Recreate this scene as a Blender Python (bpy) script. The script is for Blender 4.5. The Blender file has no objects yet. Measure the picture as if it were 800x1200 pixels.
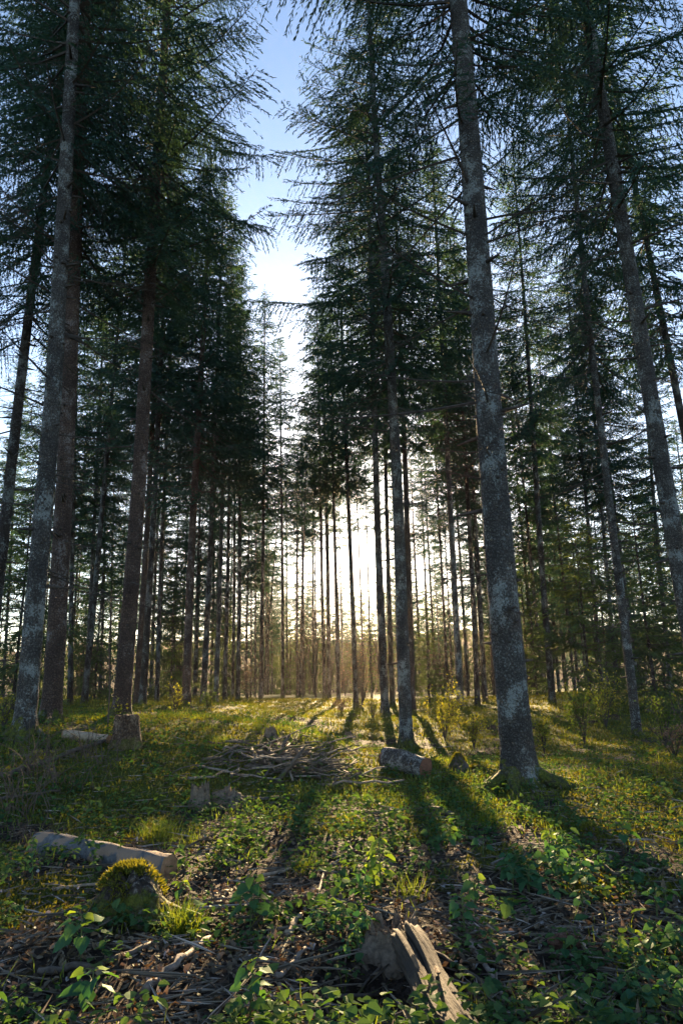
import bpy, math, random
import numpy as np
from mathutils import Vector, Matrix

R = math.radians
rng = np.random.default_rng(11)
random.seed(5)
S = bpy.context.scene
COL = S.collection
PI = math.pi

# ------------------------------------------------------------------ camera model
TILT, ROLL, FPX = R(13.8), R(1.1), 800.0
CAM = np.array([0.0, 0.0, 1.5])
_F = np.array([0, math.cos(TILT), math.sin(TILT)])
_R0 = np.array([1.0, 0, 0]); _U0 = np.array([0, -math.sin(TILT), math.cos(TILT)])
_U = math.cos(ROLL) * _U0 + math.sin(ROLL) * _R0
_Rt = math.cos(ROLL) * _R0 - math.sin(ROLL) * _U0

def ray(u, v):
    d = _F + (u - 400) / FPX * _Rt - (v - 600) / FPX * _U
    return d

def on_plane(u, v, y):
    d = ray(u, v)
    return CAM + d * (y / d[1])

# ------------------------------------------------------------------ value noise
_perm = np.random.default_rng(3).random((256, 256))
def vnoise(x, y, s=1.0, ox=0.0):
    x = np.asarray(x, float) / s + ox; y = np.asarray(y, float) / s + ox * 1.7
    xi = np.floor(x).astype(int); yi = np.floor(y).astype(int)
    fx = x - xi; fy = y - yi
    fx = fx * fx * (3 - 2 * fx); fy = fy * fy * (3 - 2 * fy)
    a = _perm[xi % 256, yi % 256]; b = _perm[(xi + 1) % 256, yi % 256]
    c = _perm[xi % 256, (yi + 1) % 256]; d = _perm[(xi + 1) % 256, (yi + 1) % 256]
    return (a * (1 - fx) + b * fx) * (1 - fy) + (c * (1 - fx) + d * fx) * fy

def sstep(a, b, x):
    t = np.clip((np.asarray(x, float) - a) / (b - a), 0, 1)
    return t * t * (3 - 2 * t)

# ------------------------------------------------------------------ tree list (photo points, width, real diameter)
# label, u1,v1 (low point on the axis), u2,v2 (high point), width px, diameter m, bark, crown kind, height, base v (or None)
T = []
def tree(label, u1, v1, u2, v2, w, dia, bark, crown, H, vb=None, rank='mid', rot=None):
    T.append(dict(label=label, u1=u1, v1=v1, u2=u2, v2=v2, w=w, dia=dia, bark=bark, crown=crown, H=H, vb=vb, rank=rank, rot=rot))

# near ones
tree('thickest spruce with grey lichen bark and mossy flared roots', 598, 780, 552, 250, 40, .50, 'lichen', 'high', 27, 928, 'near')
tree('grey lichen spruce with mossy foot behind the short cut log', 475, 840, 444, 200, 15.5, .38, 'lichen', 'mid', 29, 880, 'near')
tree('pale lichen spotted spruce above the dry brush, light stripe on its right side', 37, 740, 75, 200, 28, .40, 'lichen', 'high', 27, 872, 'near')
tree('thick red brown spruce right of the pale lichen spotted trunk', 67, 720, 96, 180, 26, .44, 'brown', 'mid', 28, 850, 'near')
tree('red brown spruce with dark knots behind the pale cut stump', 150, 720, 186, 190, 23, .42, 'brown', 'low', 25, 838, 'near')
tree('slanting dark spruce with mossy foot and lit blue grey flank, among green shrubs', 728, 700, 672, 200, 12.5, .30, 'lichen', 'high', 25, 865, 'near')
tree('heavy spotted spruce leaning in at the right edge above pink leaves', 790, 625, 716, 200, 27, .42, 'lichen', 'mid', 28, None, 'near')
tree('dark spruce leaning in at the left edge', 2, 650, 45, 300, 17, .34, 'dark', 'mid', 27, None, 'near')
tree('dark spruce rising behind the heavy spotted leaning spruce', 800, 500, 745, 230, 13, .34, 'dark', 'mid', 28, None)
# second rank, left
tree('grey spruce of a close pair just right of the knotted red brown spruce', 162, 790, 176, 540, 8.5, .30, 'brown', 'mid', 27, 822)
tree('dark spruce of a close pair right of the knotted red brown spruce', 169, 790, 188, 440, 9.5, .32, 'dark', 'mid', 28, 828)
tree('slim dark spruce standing alone right of the close pair', 185, 790, 194, 540, 6, .26, 'dark', 'mid', 26, 823)
tree('black straight trunk in the gap right of the thick red brown spruce', 83, 790, 87, 560, 7, .28, 'dark', 'low', 25, 824)
tree('dark trunk slanting right, crossing a bluish trunk at its foot', 101, 800, 124, 550, 8, .30, 'dark', 'mid', 27, 834)
tree('bluish grey slim trunk crossed at its foot by a slanting dark one', 103, 780, 112, 590, 6, .26, 'lichen', 'low', 24, 820)
tree('slim trunk just left of the knotted red brown spruce', 118, 790, 123, 620, 4.5, .24, 'dark', 'low', 22, 816)
tree('thin leaning trunk seen between the two thick left spruces', 47, 770, 55, 630, 5, .25, 'dark', 'low', 23, 818)
tree('thin trunk in the undergrowth left of the pale lichen spotted spruce', 5, 790, 13, 640, 4.2, .24, 'dark', 'low', 22, 818)
# centre left
tree('sturdy brown spruce with small knots left of the sunny clearing', 219, 800, 237, 400, 11.5, .38, 'brown', 'low', 24, 828)
tree('dark trunk just right of the sturdy brown spruce by the clearing', 240, 780, 251, 520, 8, .31, 'dark', 'mid', 27, 824)
tree('grey trunk standing between two dark ones at the clearing edge', 254, 790, 262, 570, 6.5, .28, 'lichen', 'mid', 26, 827)
tree('dark trunk next to the grey one at the clearing edge', 264, 790, 269, 550, 5.5, .27, 'dark', 'mid', 26, 820)
tree('narrow dark trunk pressed beside a thicker black one', 273, 790, 275, 560, 4.5, .25, 'dark', 'low', 25, 818)
tree('thicker black trunk in the tight cluster left of the clearing', 279, 790, 281, 560, 5.8, .28, 'dark', 'low', 25, 818)
tree('straight black trunk standing free behind the brush pile', 306, 800, 309, 520, 5.6, .29, 'dark', 'mid', 27, 824)
tree('straight dark trunk beside low conifers in the middle distance', 331, 790, 330, 620, 4.5, .27, 'dark', 'low', 24, 822)
tree('slender trunk in front of the low conifers', 352, 790, 357, 590, 3.4, .24, 'dark', 'low', 23, 820)
tree('left trunk of three dark ones left of the sun glow', 380, 800, 375, 560, 5, .29, 'dark', 'mid', 27, 824)
tree('middle trunk of three dark ones left of the sun glow', 385.5, 800, 381, 560, 5, .29, 'dark', 'mid', 26, 824)
tree('right trunk of three dark ones left of the sun glow', 396, 800, 390, 520, 5.5, .30, 'dark', 'mid', 28, 825)
# centre right
tree('lone dark trunk left of the sun glow with reddish twigs beside it', 416, 800, 405, 500, 7, .32, 'dark', 'mid', 28, 830)
tree('thin crooked trunk inside the sun glow', 426, 790, 420, 640, 3, .22, 'dark', 'low', 21, 818)
tree('sturdy dark spruce at the right rim of the sun glow', 450, 800, 437, 420, 11, .38, 'dark', 'mid', 29, 838)
tree('dark spruce between the sturdy one and the grey mossy footed trunk', 459, 800, 451, 540, 7, .32, 'dark', 'mid', 28, 832)
tree('dark brown spruce half hidden behind the grey mossy footed trunk', 482, 800, 469, 400, 9, .34, 'brown', 'mid', 29, 850)
tree('thin trunk right of the grey mossy footed spruce', 522, 770, 514, 610, 4, .25, 'dark', 'low', 23, None)
tree('dark grey spruce behind the yellow green bush', 537, 780, 515, 360, 9, .34, 'lichen', 'mid', 29, 828)
tree('slim trunk just right of the dark grey spruce behind the bush', 546, 780, 535, 600, 4.2, .25, 'dark', 'low', 25, None)
tree('left trunk of the parallel pair leaning toward the thickest spruce', 557, 780, 545, 540, 7, .30, 'dark', 'mid', 27, 824)
tree('right trunk of the parallel pair leaning toward the thickest spruce', 566, 780, 552, 520, 6.2, .29, 'dark', 'mid', 27, 824)
tree('thin trunk hugging the left side of the thickest spruce', 576, 780, 565, 610, 3, .22, 'dark', 'low', 22, None)
tree('thin slanting trunk just right of the thickest spruce', 624, 780, 612, 640, 4, .25, 'dark', 'low', 24, None)
tree('second slanting trunk right of the thickest spruce', 633, 770, 615, 590, 5, .27, 'dark', 'mid', 26, None)
tree('broad dark slanting spruce behind the shrubs right of the thickest one', 643, 770, 622, 480, 9, .34, 'dark', 'mid', 28, 822)
tree('thin slanting trunk in the bright gap right of the broad dark one', 661, 790, 648, 640, 3, .23, 'dark', 'low', 22, None)
tree('slim strongly slanting trunk crossing the bright gap on the right', 671, 790, 642, 520, 4.3, .26, 'dark', 'mid', 27, None)
tree('dark spruce standing between the bright gap and the lit slanting one', 700, 760, 680, 520, 6, .28, 'dark', 'mid', 27, 812)
tree('dark spruce touching the left of the lit slanting one', 719, 760, 700, 540, 6, .28, 'dark', 'mid', 27, 812)
tree('dark trunk close behind the lit slanting spruce', 744, 790, 731, 690, 6, .28, 'dark', 'low', 25, None)
tree('dark trunk under low boughs left of the heavy leaning spruce', 779, 740, 768, 610, 6, .28, 'dark', 'low', 25, None)
# hairline ones
for (lab, a) in (('hairline trunk nearest the tight dark cluster', (289, 790, 291, 650, 2.6)), ('middle hairline trunk left of the free black trunk', (294, 790, 295, 660, 2.3)),
                 ('hairline trunk next to the free standing black trunk', (299, 790, 300, 640, 2.6)), ('slim leaning sapling stem beside the free standing black trunk', (310, 790, 321, 660, 2.4)),
                 ('hairline trunk right of the low conifers', (370, 790, 369, 660, 2.6)), ('thin trunk right of the slim leaning stem on the far left', (129, 790, 132, 650, 3.2)),
                 ('hairline trunk left of the sturdy brown spruce', (204, 790, 208, 640, 3.0)), ('hairline trunk right of the sturdy brown spruce', (231, 780, 236, 640, 2.8)),
                 ('hairline trunk right of the dark grey spruce behind the bush', (528, 770, 522, 640, 2.5)), ('thin trunk in the pale gap beside the lit slanting spruce', (709, 770, 698, 640, 2.8)),
                 ('thin trunk right of the bright gap on the right', (683, 770, 668, 620, 3.0)), ('thin black trunk beside the sun glow', (435, 800, 430, 640, 2.8))):
    tree(lab, *a, .20, 'dark', 'low', 20, None)

T[1]['wide'] = 1.28; T[32 - 1]['wide'] = 1.15
for t in T:
    t['D'] = FPX * t['dia'] / t['w'] * (math.cos(TILT) + .125 * math.sin(TILT))

# ------------------------------------------------------------------ terrain
_cp = []
for t in T:
    if t['vb'] and t['D'] < 45:
        k = (t['vb'] - t['v1']) / (t['v2'] - t['v1'])
        p = on_plane(t['u1'] + k * (t['u2'] - t['u1']), t['vb'], t['D'])
        _cp.append((p[0], p[1], p[2]))
for x, y in ((-2, 3), (0, 3), (2, 3), (-2, 5), (0, 5), (2, 5), (0, 7.5), (-2, 8), (-4, 6), (4, 6)):
    _cp.append((x, y, 0.0))
_cp = np.array(_cp)

def terrain(x, y):
    x = np.asarray(x, float); y = np.asarray(y, float)
    num = np.zeros_like(x); den = np.full_like(x, 0.06)
    for (px, py, pz) in _cp:
        sg = 1.3 + .07 * py
        w = np.exp(-((x - px) ** 2 + (y - py) ** 2) / (2 * sg * sg))
        num = num + w * pz; den = den + w
    z = num / den
    z = z - 3.5 * sstep(75, 200, y)
    near = 1 - sstep(30, 70, np.hypot(x, y))
    z = z + near * ((vnoise(x, y, 2.3, 5) - .5) * .16 + (vnoise(x, y, .8, 9) - .5) * .09 + (vnoise(x, y, .28, 2) - .5) * .045)
    # hollow under the rotten log, and a small hump below it
    z = z - .26 * np.exp(-(((x - .12) / .28) ** 2 + ((y - 3.85) / .35) ** 2))
    return z

def tz(x, y):
    return float(terrain(np.array([x]), np.array([y]))[0])

def ground_at(u, v):
    d = ray(u, v)
    s = 1.0
    step = .02
    lo = 1.5
    p = CAM + d * lo
    while lo < 120:
        lo += step * (1 + lo * .05)
        p = CAM + d * lo
        if p[2] <= tz(p[0], p[1]):
            break
    return np.array([p[0], p[1], tz(p[0], p[1])])

def px_m(u, v, p):
    """metres per photo pixel at a point"""
    return float(np.dot(np.asarray(p) - CAM, _F)) / FPX

# ------------------------------------------------------------------ mesh builder
class Geo:
    def __init__(s):
        s.v = []; s.n = 0; s.q = []; s.t = []; s.qm = []; s.tm = []
    def verts(s, a):
        a = np.asarray(a, float).reshape(-1, 3); s.v.append(a); o = s.n; s.n += len(a); return o
    def quads(s, a, m=0):
        a = np.asarray(a, int).reshape(-1, 4); s.q.append(a); s.qm.append(np.full(len(a), m))
    def tris(s, a, m=0):
        a = np.asarray(a, int).reshape(-1, 3); s.t.append(a); s.tm.append(np.full(len(a), m))
    def tube(s, pts, rad, sides=6, m=0, cap=True, jit=0.0, lobes=None):
        pts = np.asarray(pts, float); n = len(pts); rad = np.broadcast_to(np.asarray(rad, float), (n,))
        tan = np.gradient(pts, axis=0); tan /= np.linalg.norm(tan, axis=1)[:, None] + 1e-9
        ref = np.array([0, 0, 1.0]) if abs(tan[:, 2]).mean() < .9 else np.array([1.0, 0, 0])
        a = np.cross(tan, ref); a /= np.linalg.norm(a, axis=1)[:, None] + 1e-9
        b = np.cross(tan, a)
        th = np.linspace(0, 2 * PI, sides, endpoint=False)
        rr = rad[:, None] * np.ones(sides)[None]
        if jit: rr = rr * (1 + rng.normal(0, jit, rr.shape))
        if lobes is not None: rr = rr * lobes
        V = pts[:, None] + rr[..., None] * (np.cos(th)[None, :, None] * a[:, None] + np.sin(th)[None, :, None] * b[:, None])
        o = s.verts(V)
        i = np.arange(n - 1)[:, None] * sides; j = np.arange(sides)[None]; k = (j + 1) % sides
        s.quads(np.stack([o + i + j, o + i + k, o + i + sides + k, o + i + sides + j], -1), m)
        if cap:
            for e, rev in ((0, True), (n - 1, False)):
                c = s.verts(pts[e:e + 1]); jj = np.arange(sides); kk = (jj + 1) % sides
                base = o + e * sides
                f = np.stack([np.full(sides, c), base + jj, base + kk], -1)
                s.tris(f if not rev else f[:, ::-1], m if not isinstance(cap, int) or cap is True else cap)
    def kites(s, P, D, L, W, N=None, m=0, belly=.45):
        n = len(P); D = D / (np.linalg.norm(D, axis=1)[:, None] + 1e-9)
        if N is None: N = rng.normal(size=(n, 3))
        sd = np.cross(D, N); sd /= np.linalg.norm(sd, axis=1)[:, None] + 1e-9
        L = np.broadcast_to(L, (n,))[:, None]; W = np.broadcast_to(W, (n,))[:, None]
        V = np.stack([P, P + D * L * belly + sd * W * .5, P + D * L, P + D * L * belly - sd * W * .5], 1)
        o = s.verts(V); i = o + np.arange(n)[:, None] * 4
        s.quads(i + np.arange(4)[None], m)
    def leaves(s, P, D, N, L, W, fold=.25, curl=.1, m=0):
        """broad leaves with a folded midrib; D points to the tip, N is the upper face"""
        n = len(P); D = D / (np.linalg.norm(D, axis=1)[:, None] + 1e-9)
        sd = np.cross(D, N); sd /= np.linalg.norm(sd, axis=1)[:, None] + 1e-9
        N = np.cross(sd, D)
        L = np.broadcast_to(L, (n,)); W = np.broadcast_to(W, (n,)); fold = np.broadcast_to(fold, (n,)); curl = np.broadcast_to(curl, (n,))
        prof = [(0, 0, 0), (.5, 0, 0), (1, 0, 0), (.08, .30, 1), (.38, .5, 1), (.74, .3, 1), (.08, -.30, 1), (.38, -.5, 1), (.74, -.3, 1)]
        V = np.empty((n, 9, 3))
        for k, (a, b, e) in enumerate(prof):
            V[:, k] = P + D * (L * a)[:, None] + sd * (W * b)[:, None] + N * (W * abs(b) * fold * 2 - curl * L * a * a)[:, None]
        o = s.verts(V); i = o + np.arange(n)[:, None] * 9
        s.quads(i + np.array([[0, 3, 4, 1]]), m); s.quads(i + np.array([[1, 4, 5, 2]]), m)
        s.quads(i + np.array([[0, 1, 7, 6]]), m); s.quads(i + np.array([[1, 2, 8, 7]]), m)
    def hearts(s, P, D, N, L, W, fold=.15, curl=.25, m=0):
        n = len(P); D = D / (np.linalg.norm(D, axis=1)[:, None] + 1e-9)
        sd = np.cross(D, N); sd /= np.linalg.norm(sd, axis=1)[:, None] + 1e-9
        N = np.cross(sd, D)
        a = np.array([0, .22, .5, .78, 1.0]); ea = np.array([-.08, .14, .45, .76, 1.0]); ew = np.array([.26, .5, .46, .24, .0])
        wv = np.array([0, .05, -.03, .04, 0])
        V = np.empty((n, 15, 3))
        for k in range(5):
            V[:, k] = P + D * L * a[k] - N * curl * L * a[k] ** 2
            for sg, o in ((1, 5), (-1, 10)):
                V[:, o + k] = P + D * L * ea[k] + sd * sg * W * ew[k] + N * (W * ew[k] * fold * 2 + W * wv[k] * sg - curl * L * max(ea[k], 0) ** 2 - .25 * W * ew[k] ** 2)
        o = s.verts(V); i = o + np.arange(n)[:, None] * 15
        for k in range(4):
            s.quads(i + np.array([[k, 5 + k, 6 + k, k + 1]]), m); s.quads(i + np.array([[k, k + 1, 11 + k, 10 + k]]), m)
    def blades(s, P, D, L, W, droop, m=0):
        """grass blades of three joints, bending over"""
        n = len(P); az = rng.uniform(0, 2 * PI, n)
        h = np.stack([np.cos(az), np.sin(az), np.zeros(n)], 1); sd = np.stack([-np.sin(az), np.cos(az), np.zeros(n)], 1)
        L = np.broadcast_to(L, (n,))[:, None]; W = np.broadcast_to(W, (n,))[:, None]; droop = np.broadcast_to(droop, (n,))[:, None]
        p0 = P; p1 = P + D * L * .5 + h * L * droop * .2; p2 = P + D * L * (1 - .35 * droop) + h * L * droop * .75
        V = np.stack([p0 - sd * W * .5, p0 + sd * W * .5, p1 + sd * W * .4, p1 - sd * W * .4, p2], 1)
        o = s.verts(V); i = o + np.arange(n)[:, None] * 5
        s.quads(i + np.array([[0, 1, 2, 3]]), m); s.tris(i + np.array([[3, 2, 4]]), m)
    def mesh(s, name, mats, smooth=False, attrs=None):
        me = bpy.data.meshes.new(name)
        V = np.concatenate(s.v) if s.v else np.zeros((0, 3))
        Q = np.concatenate(s.q) if s.q else np.zeros((0, 4), int); Tt = np.concatenate(s.t) if s.t else np.zeros((0, 3), int)
        me.vertices.add(len(V)); me.vertices.foreach_set('co', V.ravel())
        nl = len(Q) * 4 + len(Tt) * 3
        me.loops.add(nl); me.loops.foreach_set('vertex_index', np.concatenate([Q.ravel(), Tt.ravel()]).astype(np.int32))
        npoly = len(Q) + len(Tt); me.polygons.add(npoly)
        me.polygons.foreach_set('loop_start', np.concatenate([np.arange(len(Q)) * 4, len(Q) * 4 + np.arange(len(Tt)) * 3]).astype(np.int32))
        me.polygons.foreach_set('loop_total', np.concatenate([np.full(len(Q), 4), np.full(len(Tt), 3)]).astype(np.int32))
        mi = np.concatenate((s.qm if s.qm else [np.zeros(0)]) + (s.tm if s.tm else [np.zeros(0)])).astype(np.int32)
        me.polygons.foreach_set('material_index', mi)
        me.polygons.foreach_set('use_smooth', np.full(npoly, bool(smooth)))
        for m in (mats if isinstance(mats, (list, tuple)) else [mats]): me.materials.append(m)
        if attrs:
            for k, a in attrs.items():
                at = me.attributes.new(k, 'FLOAT', 'POINT'); at.data.foreach_set('value', np.asarray(a, np.float32))
        me.update(calc_edges=True)
        return me

def link(name, me, parent=None, loc=None, label=None, cat=None, group=None, kind=None):
    o = bpy.data.objects.new(name, me); COL.objects.link(o)
    if parent is not None: o.parent = parent
    if loc is not None: o.location = loc
    if label: o['label'] = label
    if cat: o['category'] = cat
    if group: o['group'] = group
    if kind: o['kind'] = kind
    return o

def thing(name, label, cat, loc=(0, 0, 0), group=None):
    return link(name, None, None, loc, label, cat, group)

# ------------------------------------------------------------------ materials
def newmat(name):
    m = bpy.data.materials.new(name); m.use_nodes = True
    nt = m.node_tree; nt.nodes.clear()
    out = nt.nodes.new('ShaderNodeOutputMaterial')
    return m, nt, out

def N(nt, t, **kw):
    n = nt.nodes.new(t)
    for k, v in kw.items():
        if k in n.inputs.keys(): n.inputs[k].default_value = v
        else: setattr(n, k, v)
    return n

def ramp(nt, fac, stops):
    n = nt.nodes.new('ShaderNodeValToRGB'); e = n.color_ramp.elements
    while len(e) < len(stops): e.new(.5)
    for i, (p, c) in enumerate(stops):
        e[i].position = p; e[i].color = (*c, 1)
    nt.links.new(fac, n.inputs[0]); return n.outputs[0]

def mixc(nt, f, a, b, mode='MIX'):
    n = nt.nodes.new('ShaderNodeMix'); n.data_type = 'RGBA'; n.blend_type = mode
    for s, v in ((0, f), (6, a), (7, b)):
        if hasattr(v, 'links'): nt.links.new(v, n.inputs[s])
        elif s == 0: n.inputs[0].default_value = v
        else: n.inputs[s].default_value = (*v, 1)
    return n.outputs[2]

def noise(nt, co, scale, detail=4, rough=.6):
    n = N(nt, 'ShaderNodeTexNoise', Scale=scale, Detail=detail, Roughness=rough)
    nt.links.new(co, n.inputs['Vector']); return n.outputs['Fac']

def math_n(nt, op, a, b=0.0, clamp=False):
    n = nt.nodes.new('ShaderNodeMath'); n.operation = op; n.use_clamp = clamp
    for i, v in ((0, a), (1, b)):
        if hasattr(v, 'links'): nt.links.new(v, n.inputs[i])
        else: n.inputs[i].default_value = v
    return n.outputs[0]

def leaf_mat(name, c0, c1, trans, tc=(1.3, 1.15, .45), rnd=True, scale=1.5, gloss=.03, spot=None):
    """leaf: diffuse above, yellower light coming through"""
    m, nt, out = newmat(name)
    geo = N(nt, 'ShaderNodeNewGeometry'); co = geo.outputs['Position']
    f = noise(nt, co, scale, 3)
    f2 = geo.outputs['Random Per Island']
    f = math_n(nt, 'ADD', math_n(nt, 'MULTIPLY', f, .7), math_n(nt, 'MULTIPLY', f2, .45))
    c = ramp(nt, f, ((.3, c0), (.75, c1)))
    if spot: c = mixc(nt, math_n(nt, 'GREATER_THAN', f2, spot[0]), c, spot[1])
    d = N(nt, 'ShaderNodeBsdfDiffuse'); nt.links.new(c, d.inputs[0])
    t = N(nt, 'ShaderNodeBsdfTranslucent'); nt.links.new(mixc(nt, 1.0, c, tc, 'MULTIPLY'), t.inputs[0])
    mx = N(nt, 'ShaderNodeMixShader'); mx.inputs[0].default_value = trans
    nt.links.new(d.outputs[0], mx.inputs[1]); nt.links.new(t.outputs[0], mx.inputs[2])
    g = N(nt, 'ShaderNodeBsdfGlossy', Roughness=.45); g.inputs[0].default_value = (.5, .55, .5, 1)
    m2 = N(nt, 'ShaderNodeMixShader'); m2.inputs[0].default_value = gloss
    nt.links.new(mx.outputs[0], m2.inputs[1]); nt.links.new(g.outputs[0], m2.inputs[2])
    nt.links.new(m2.outputs[0], out.inputs[0])
    return m

def bark_mat(name, dark, light, lichen, amt, moss=1.0, mh=.5, ls=30, zs=.8):
    m, nt, out = newmat(name)
    tc = N(nt, 'ShaderNodeTexCoord'); co = tc.outputs['Object']
    mp = N(nt, 'ShaderNodeMapping'); mp.inputs['Scale'].default_value = (1, 1, zs); nt.links.new(co, mp.inputs[0])
    oi = N(nt, 'ShaderNodeObjectInfo')
    sh = N(nt, 'ShaderNodeVectorMath', operation='ADD'); nt.links.new(mp.outputs[0], sh.inputs[0])
    cb = N(nt, 'ShaderNodeCombineXYZ'); nt.links.new(math_n(nt, 'MULTIPLY', oi.outputs['Random'], 37.), cb.inputs[2]); nt.links.new(cb.outputs[0], sh.inputs[1])
    p = sh.outputs[0]
    n1 = noise(nt, p, 26, 6, .7)
    vo = N(nt, 'ShaderNodeTexVoronoi', Scale=24.); vo.feature = 'DISTANCE_TO_EDGE'; nt.links.new(p, vo.inputs['Vector'])
    plates = math_n(nt, 'MULTIPLY', vo.outputs['Distance'], 2.2, True)
    c = ramp(nt, n1, ((.36, dark), (.64, light)))
    c = mixc(nt, math_n(nt, 'SUBTRACT', .75, plates, True), c, tuple(x * .4 for x in dark))  # cracks between plates, darkened further in colour to make up for weak shading
    big = noise(nt, p, 3.2, 3, .6)
    li = noise(nt, p, ls, 6, .8); big = math_n(nt, 'ADD', big, math_n(nt, 'MULTIPLY', math_n(nt, 'SUBTRACT', big, .5), .5))
    c = mixc(nt, 1.0, c, ramp(nt, noise(nt, p, 1.6, 4, .65), ((.3, (.6, .6, .62)), (.7, (1.35, 1.3, 1.25)))), 'MULTIPLY')
    lf = ramp(nt, math_n(nt, 'ADD', li, math_n(nt, 'MULTIPLY', big, .5)), ((.80 - amt * .12, (0, 0, 0)), (.86 - amt * .12, (1, 1, 1))))
    c = mixc(nt, math_n(nt, 'MULTIPLY', lf, .85), c, lichen)
    # moss at the foot, fading out upwards in patches
    sx = N(nt, 'ShaderNodeSeparateXYZ'); nt.links.new(co, sx.inputs[0])
    h = math_n(nt, 'SUBTRACT', 1.0, math_n(nt, 'DIVIDE', sx.outputs[2], mh * 2))
    mn = noise(nt, co, 5, 5, .7)
    mf = ramp(nt, math_n(nt, 'ADD', h, math_n(nt, 'MULTIPLY', math_n(nt, 'SUBTRACT', mn, .5), 2.2)), ((.5, (0, 0, 0)), (.68, (1, 1, 1))))
    mc = ramp(nt, noise(nt, co, 30, 3), ((.3, (.04, .052, .01)), (.7, (.12, .125, .02))))
    c = mixc(nt, math_n(nt, 'MULTIPLY', math_n(nt, 'MULTIPLY', mf, moss), ramp(nt, noise(nt, co, 11, 4), ((.38, (.25, .25, .25)), (.55, (1, 1, 1))))), c, mc)
    b = N(nt, 'ShaderNodeBsdfPrincipled', Roughness=.9); b.inputs['Specular IOR Level'].default_value = .2
    nt.links.new(c, b.inputs['Base Color'])
    bp = N(nt, 'ShaderNodeBump', Strength=1.0, Distance=.04)
    nt.links.new(math_n(nt, 'ADD', math_n(nt, 'MULTIPLY', plates, .6), n1), bp.inputs['Height'])
    nt.links.new(bp.outputs[0], b.inputs['Normal']); nt.links.new(b.outputs[0], out.inputs[0])
    return m

def wood_mat(name, c0, c1, stretch=(1, 1, .15), scale=30, bump=.5, spots=None):
    m, nt, out = newmat(name)
    tc = N(nt, 'ShaderNodeTexCoord'); mp = N(nt, 'ShaderNodeMapping'); mp.inputs['Scale'].default_value = stretch
    oi = N(nt, 'ShaderNodeObjectInfo')
    nt.links.new(tc.outputs['Object'], mp.inputs[0])
    cb = N(nt, 'ShaderNodeVectorMath', operation='ADD'); nt.links.new(mp.outputs[0], cb.inputs[0])
    sc = N(nt, 'ShaderNodeVectorMath', operation='SCALE'); sc.inputs['Scale'].default_value = 1.7; nt.links.new(oi.outputs['Location'], sc.inputs[0]); nt.links.new(sc.outputs[0], cb.inputs[1])
    f = noise(nt, cb.outputs[0], scale, 5, .7)
    c = ramp(nt, f, ((.28, c0), (.72, c1)))
    if spots:
        f2 = noise(nt, tc.outputs['Object'], spots[0], 3, .6)
        c = mixc(nt, ramp(nt, f2, ((spots[1], (0, 0, 0)), (spots[1] + .06, (1, 1, 1)))), c, spots[2])
    b = N(nt, 'ShaderNodeBsdfPrincipled', Roughness=.85); b.inputs['Specular IOR Level'].default_value = .25
    nt.links.new(c, b.inputs['Base Color'])
    bp = N(nt, 'ShaderNodeBump', Strength=bump, Distance=.015); nt.links.new(f, bp.inputs['Height']); nt.links.new(bp.outputs[0], b.inputs['Normal'])
    nt.links.new(b.outputs[0], out.inputs[0]); return m

M_NEEDLE = leaf_mat('spruce_needles', (.013, .042, .045), (.030, .074, .064), .38, (1.9, 1.4, .5), scale=.5)
M_NEEDLE_Y = leaf_mat('young_needles', (.026, .048, .026), (.052, .080, .036), .38, (2.2, 1.8, .6), scale=.6)
M_TWIGWOOD = wood_mat('twig_bark', (.03, .024, .02), (.075, .062, .05), (1, 1, 1), 12, .3)
M_BARK = {'lichen': bark_mat('bark_lichen', (.048, .044, .040), (.145, .136, .125), (.23, .25, .24), .0, 1.0, .30),
          'brown': bark_mat('bark_brown', (.058, .040, .032), (.155, .105, .083), (.19, .17, .16), -.35, .8, .2),
          'dark': bark_mat('bark_dark', (.035, .029, .026), (.085, .068, .058), (.16, .17, .16), .2, .8, .3)}
M_STUB = wood_mat('dead_branch_wood', (.022, .018, .016), (.075, .062, .052), (1, 1, 1), 15, .3)
M_STICK = wood_mat('weathered_stick', (.055, .045, .037), (.28, .225, .18), (1, 1, 1), 22, .5)
M_STICKD = wood_mat('damp_stick', (.035, .028, .023), (.12, .095, .075), (1, 1, 1), 22, .5, (6, .56, (.05, .065, .015)))
M_PALE = wood_mat('pale_bare_wood', (.16, .115, .075), (.36, .28, .20), (1, 1, 1), 18, .4)

# ------------------------------------------------------------------ trunks
TH = 28.0   # standard trunk height
def trunk_r(z, r0, flare=.5, fh=.35):
    z = np.asarray(z)
    return r0 * (1.0 * np.maximum(0, 1 - z / TH) ** .55 + .02 + flare * np.exp(-np.maximum(z, 0) / fh))

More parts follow.
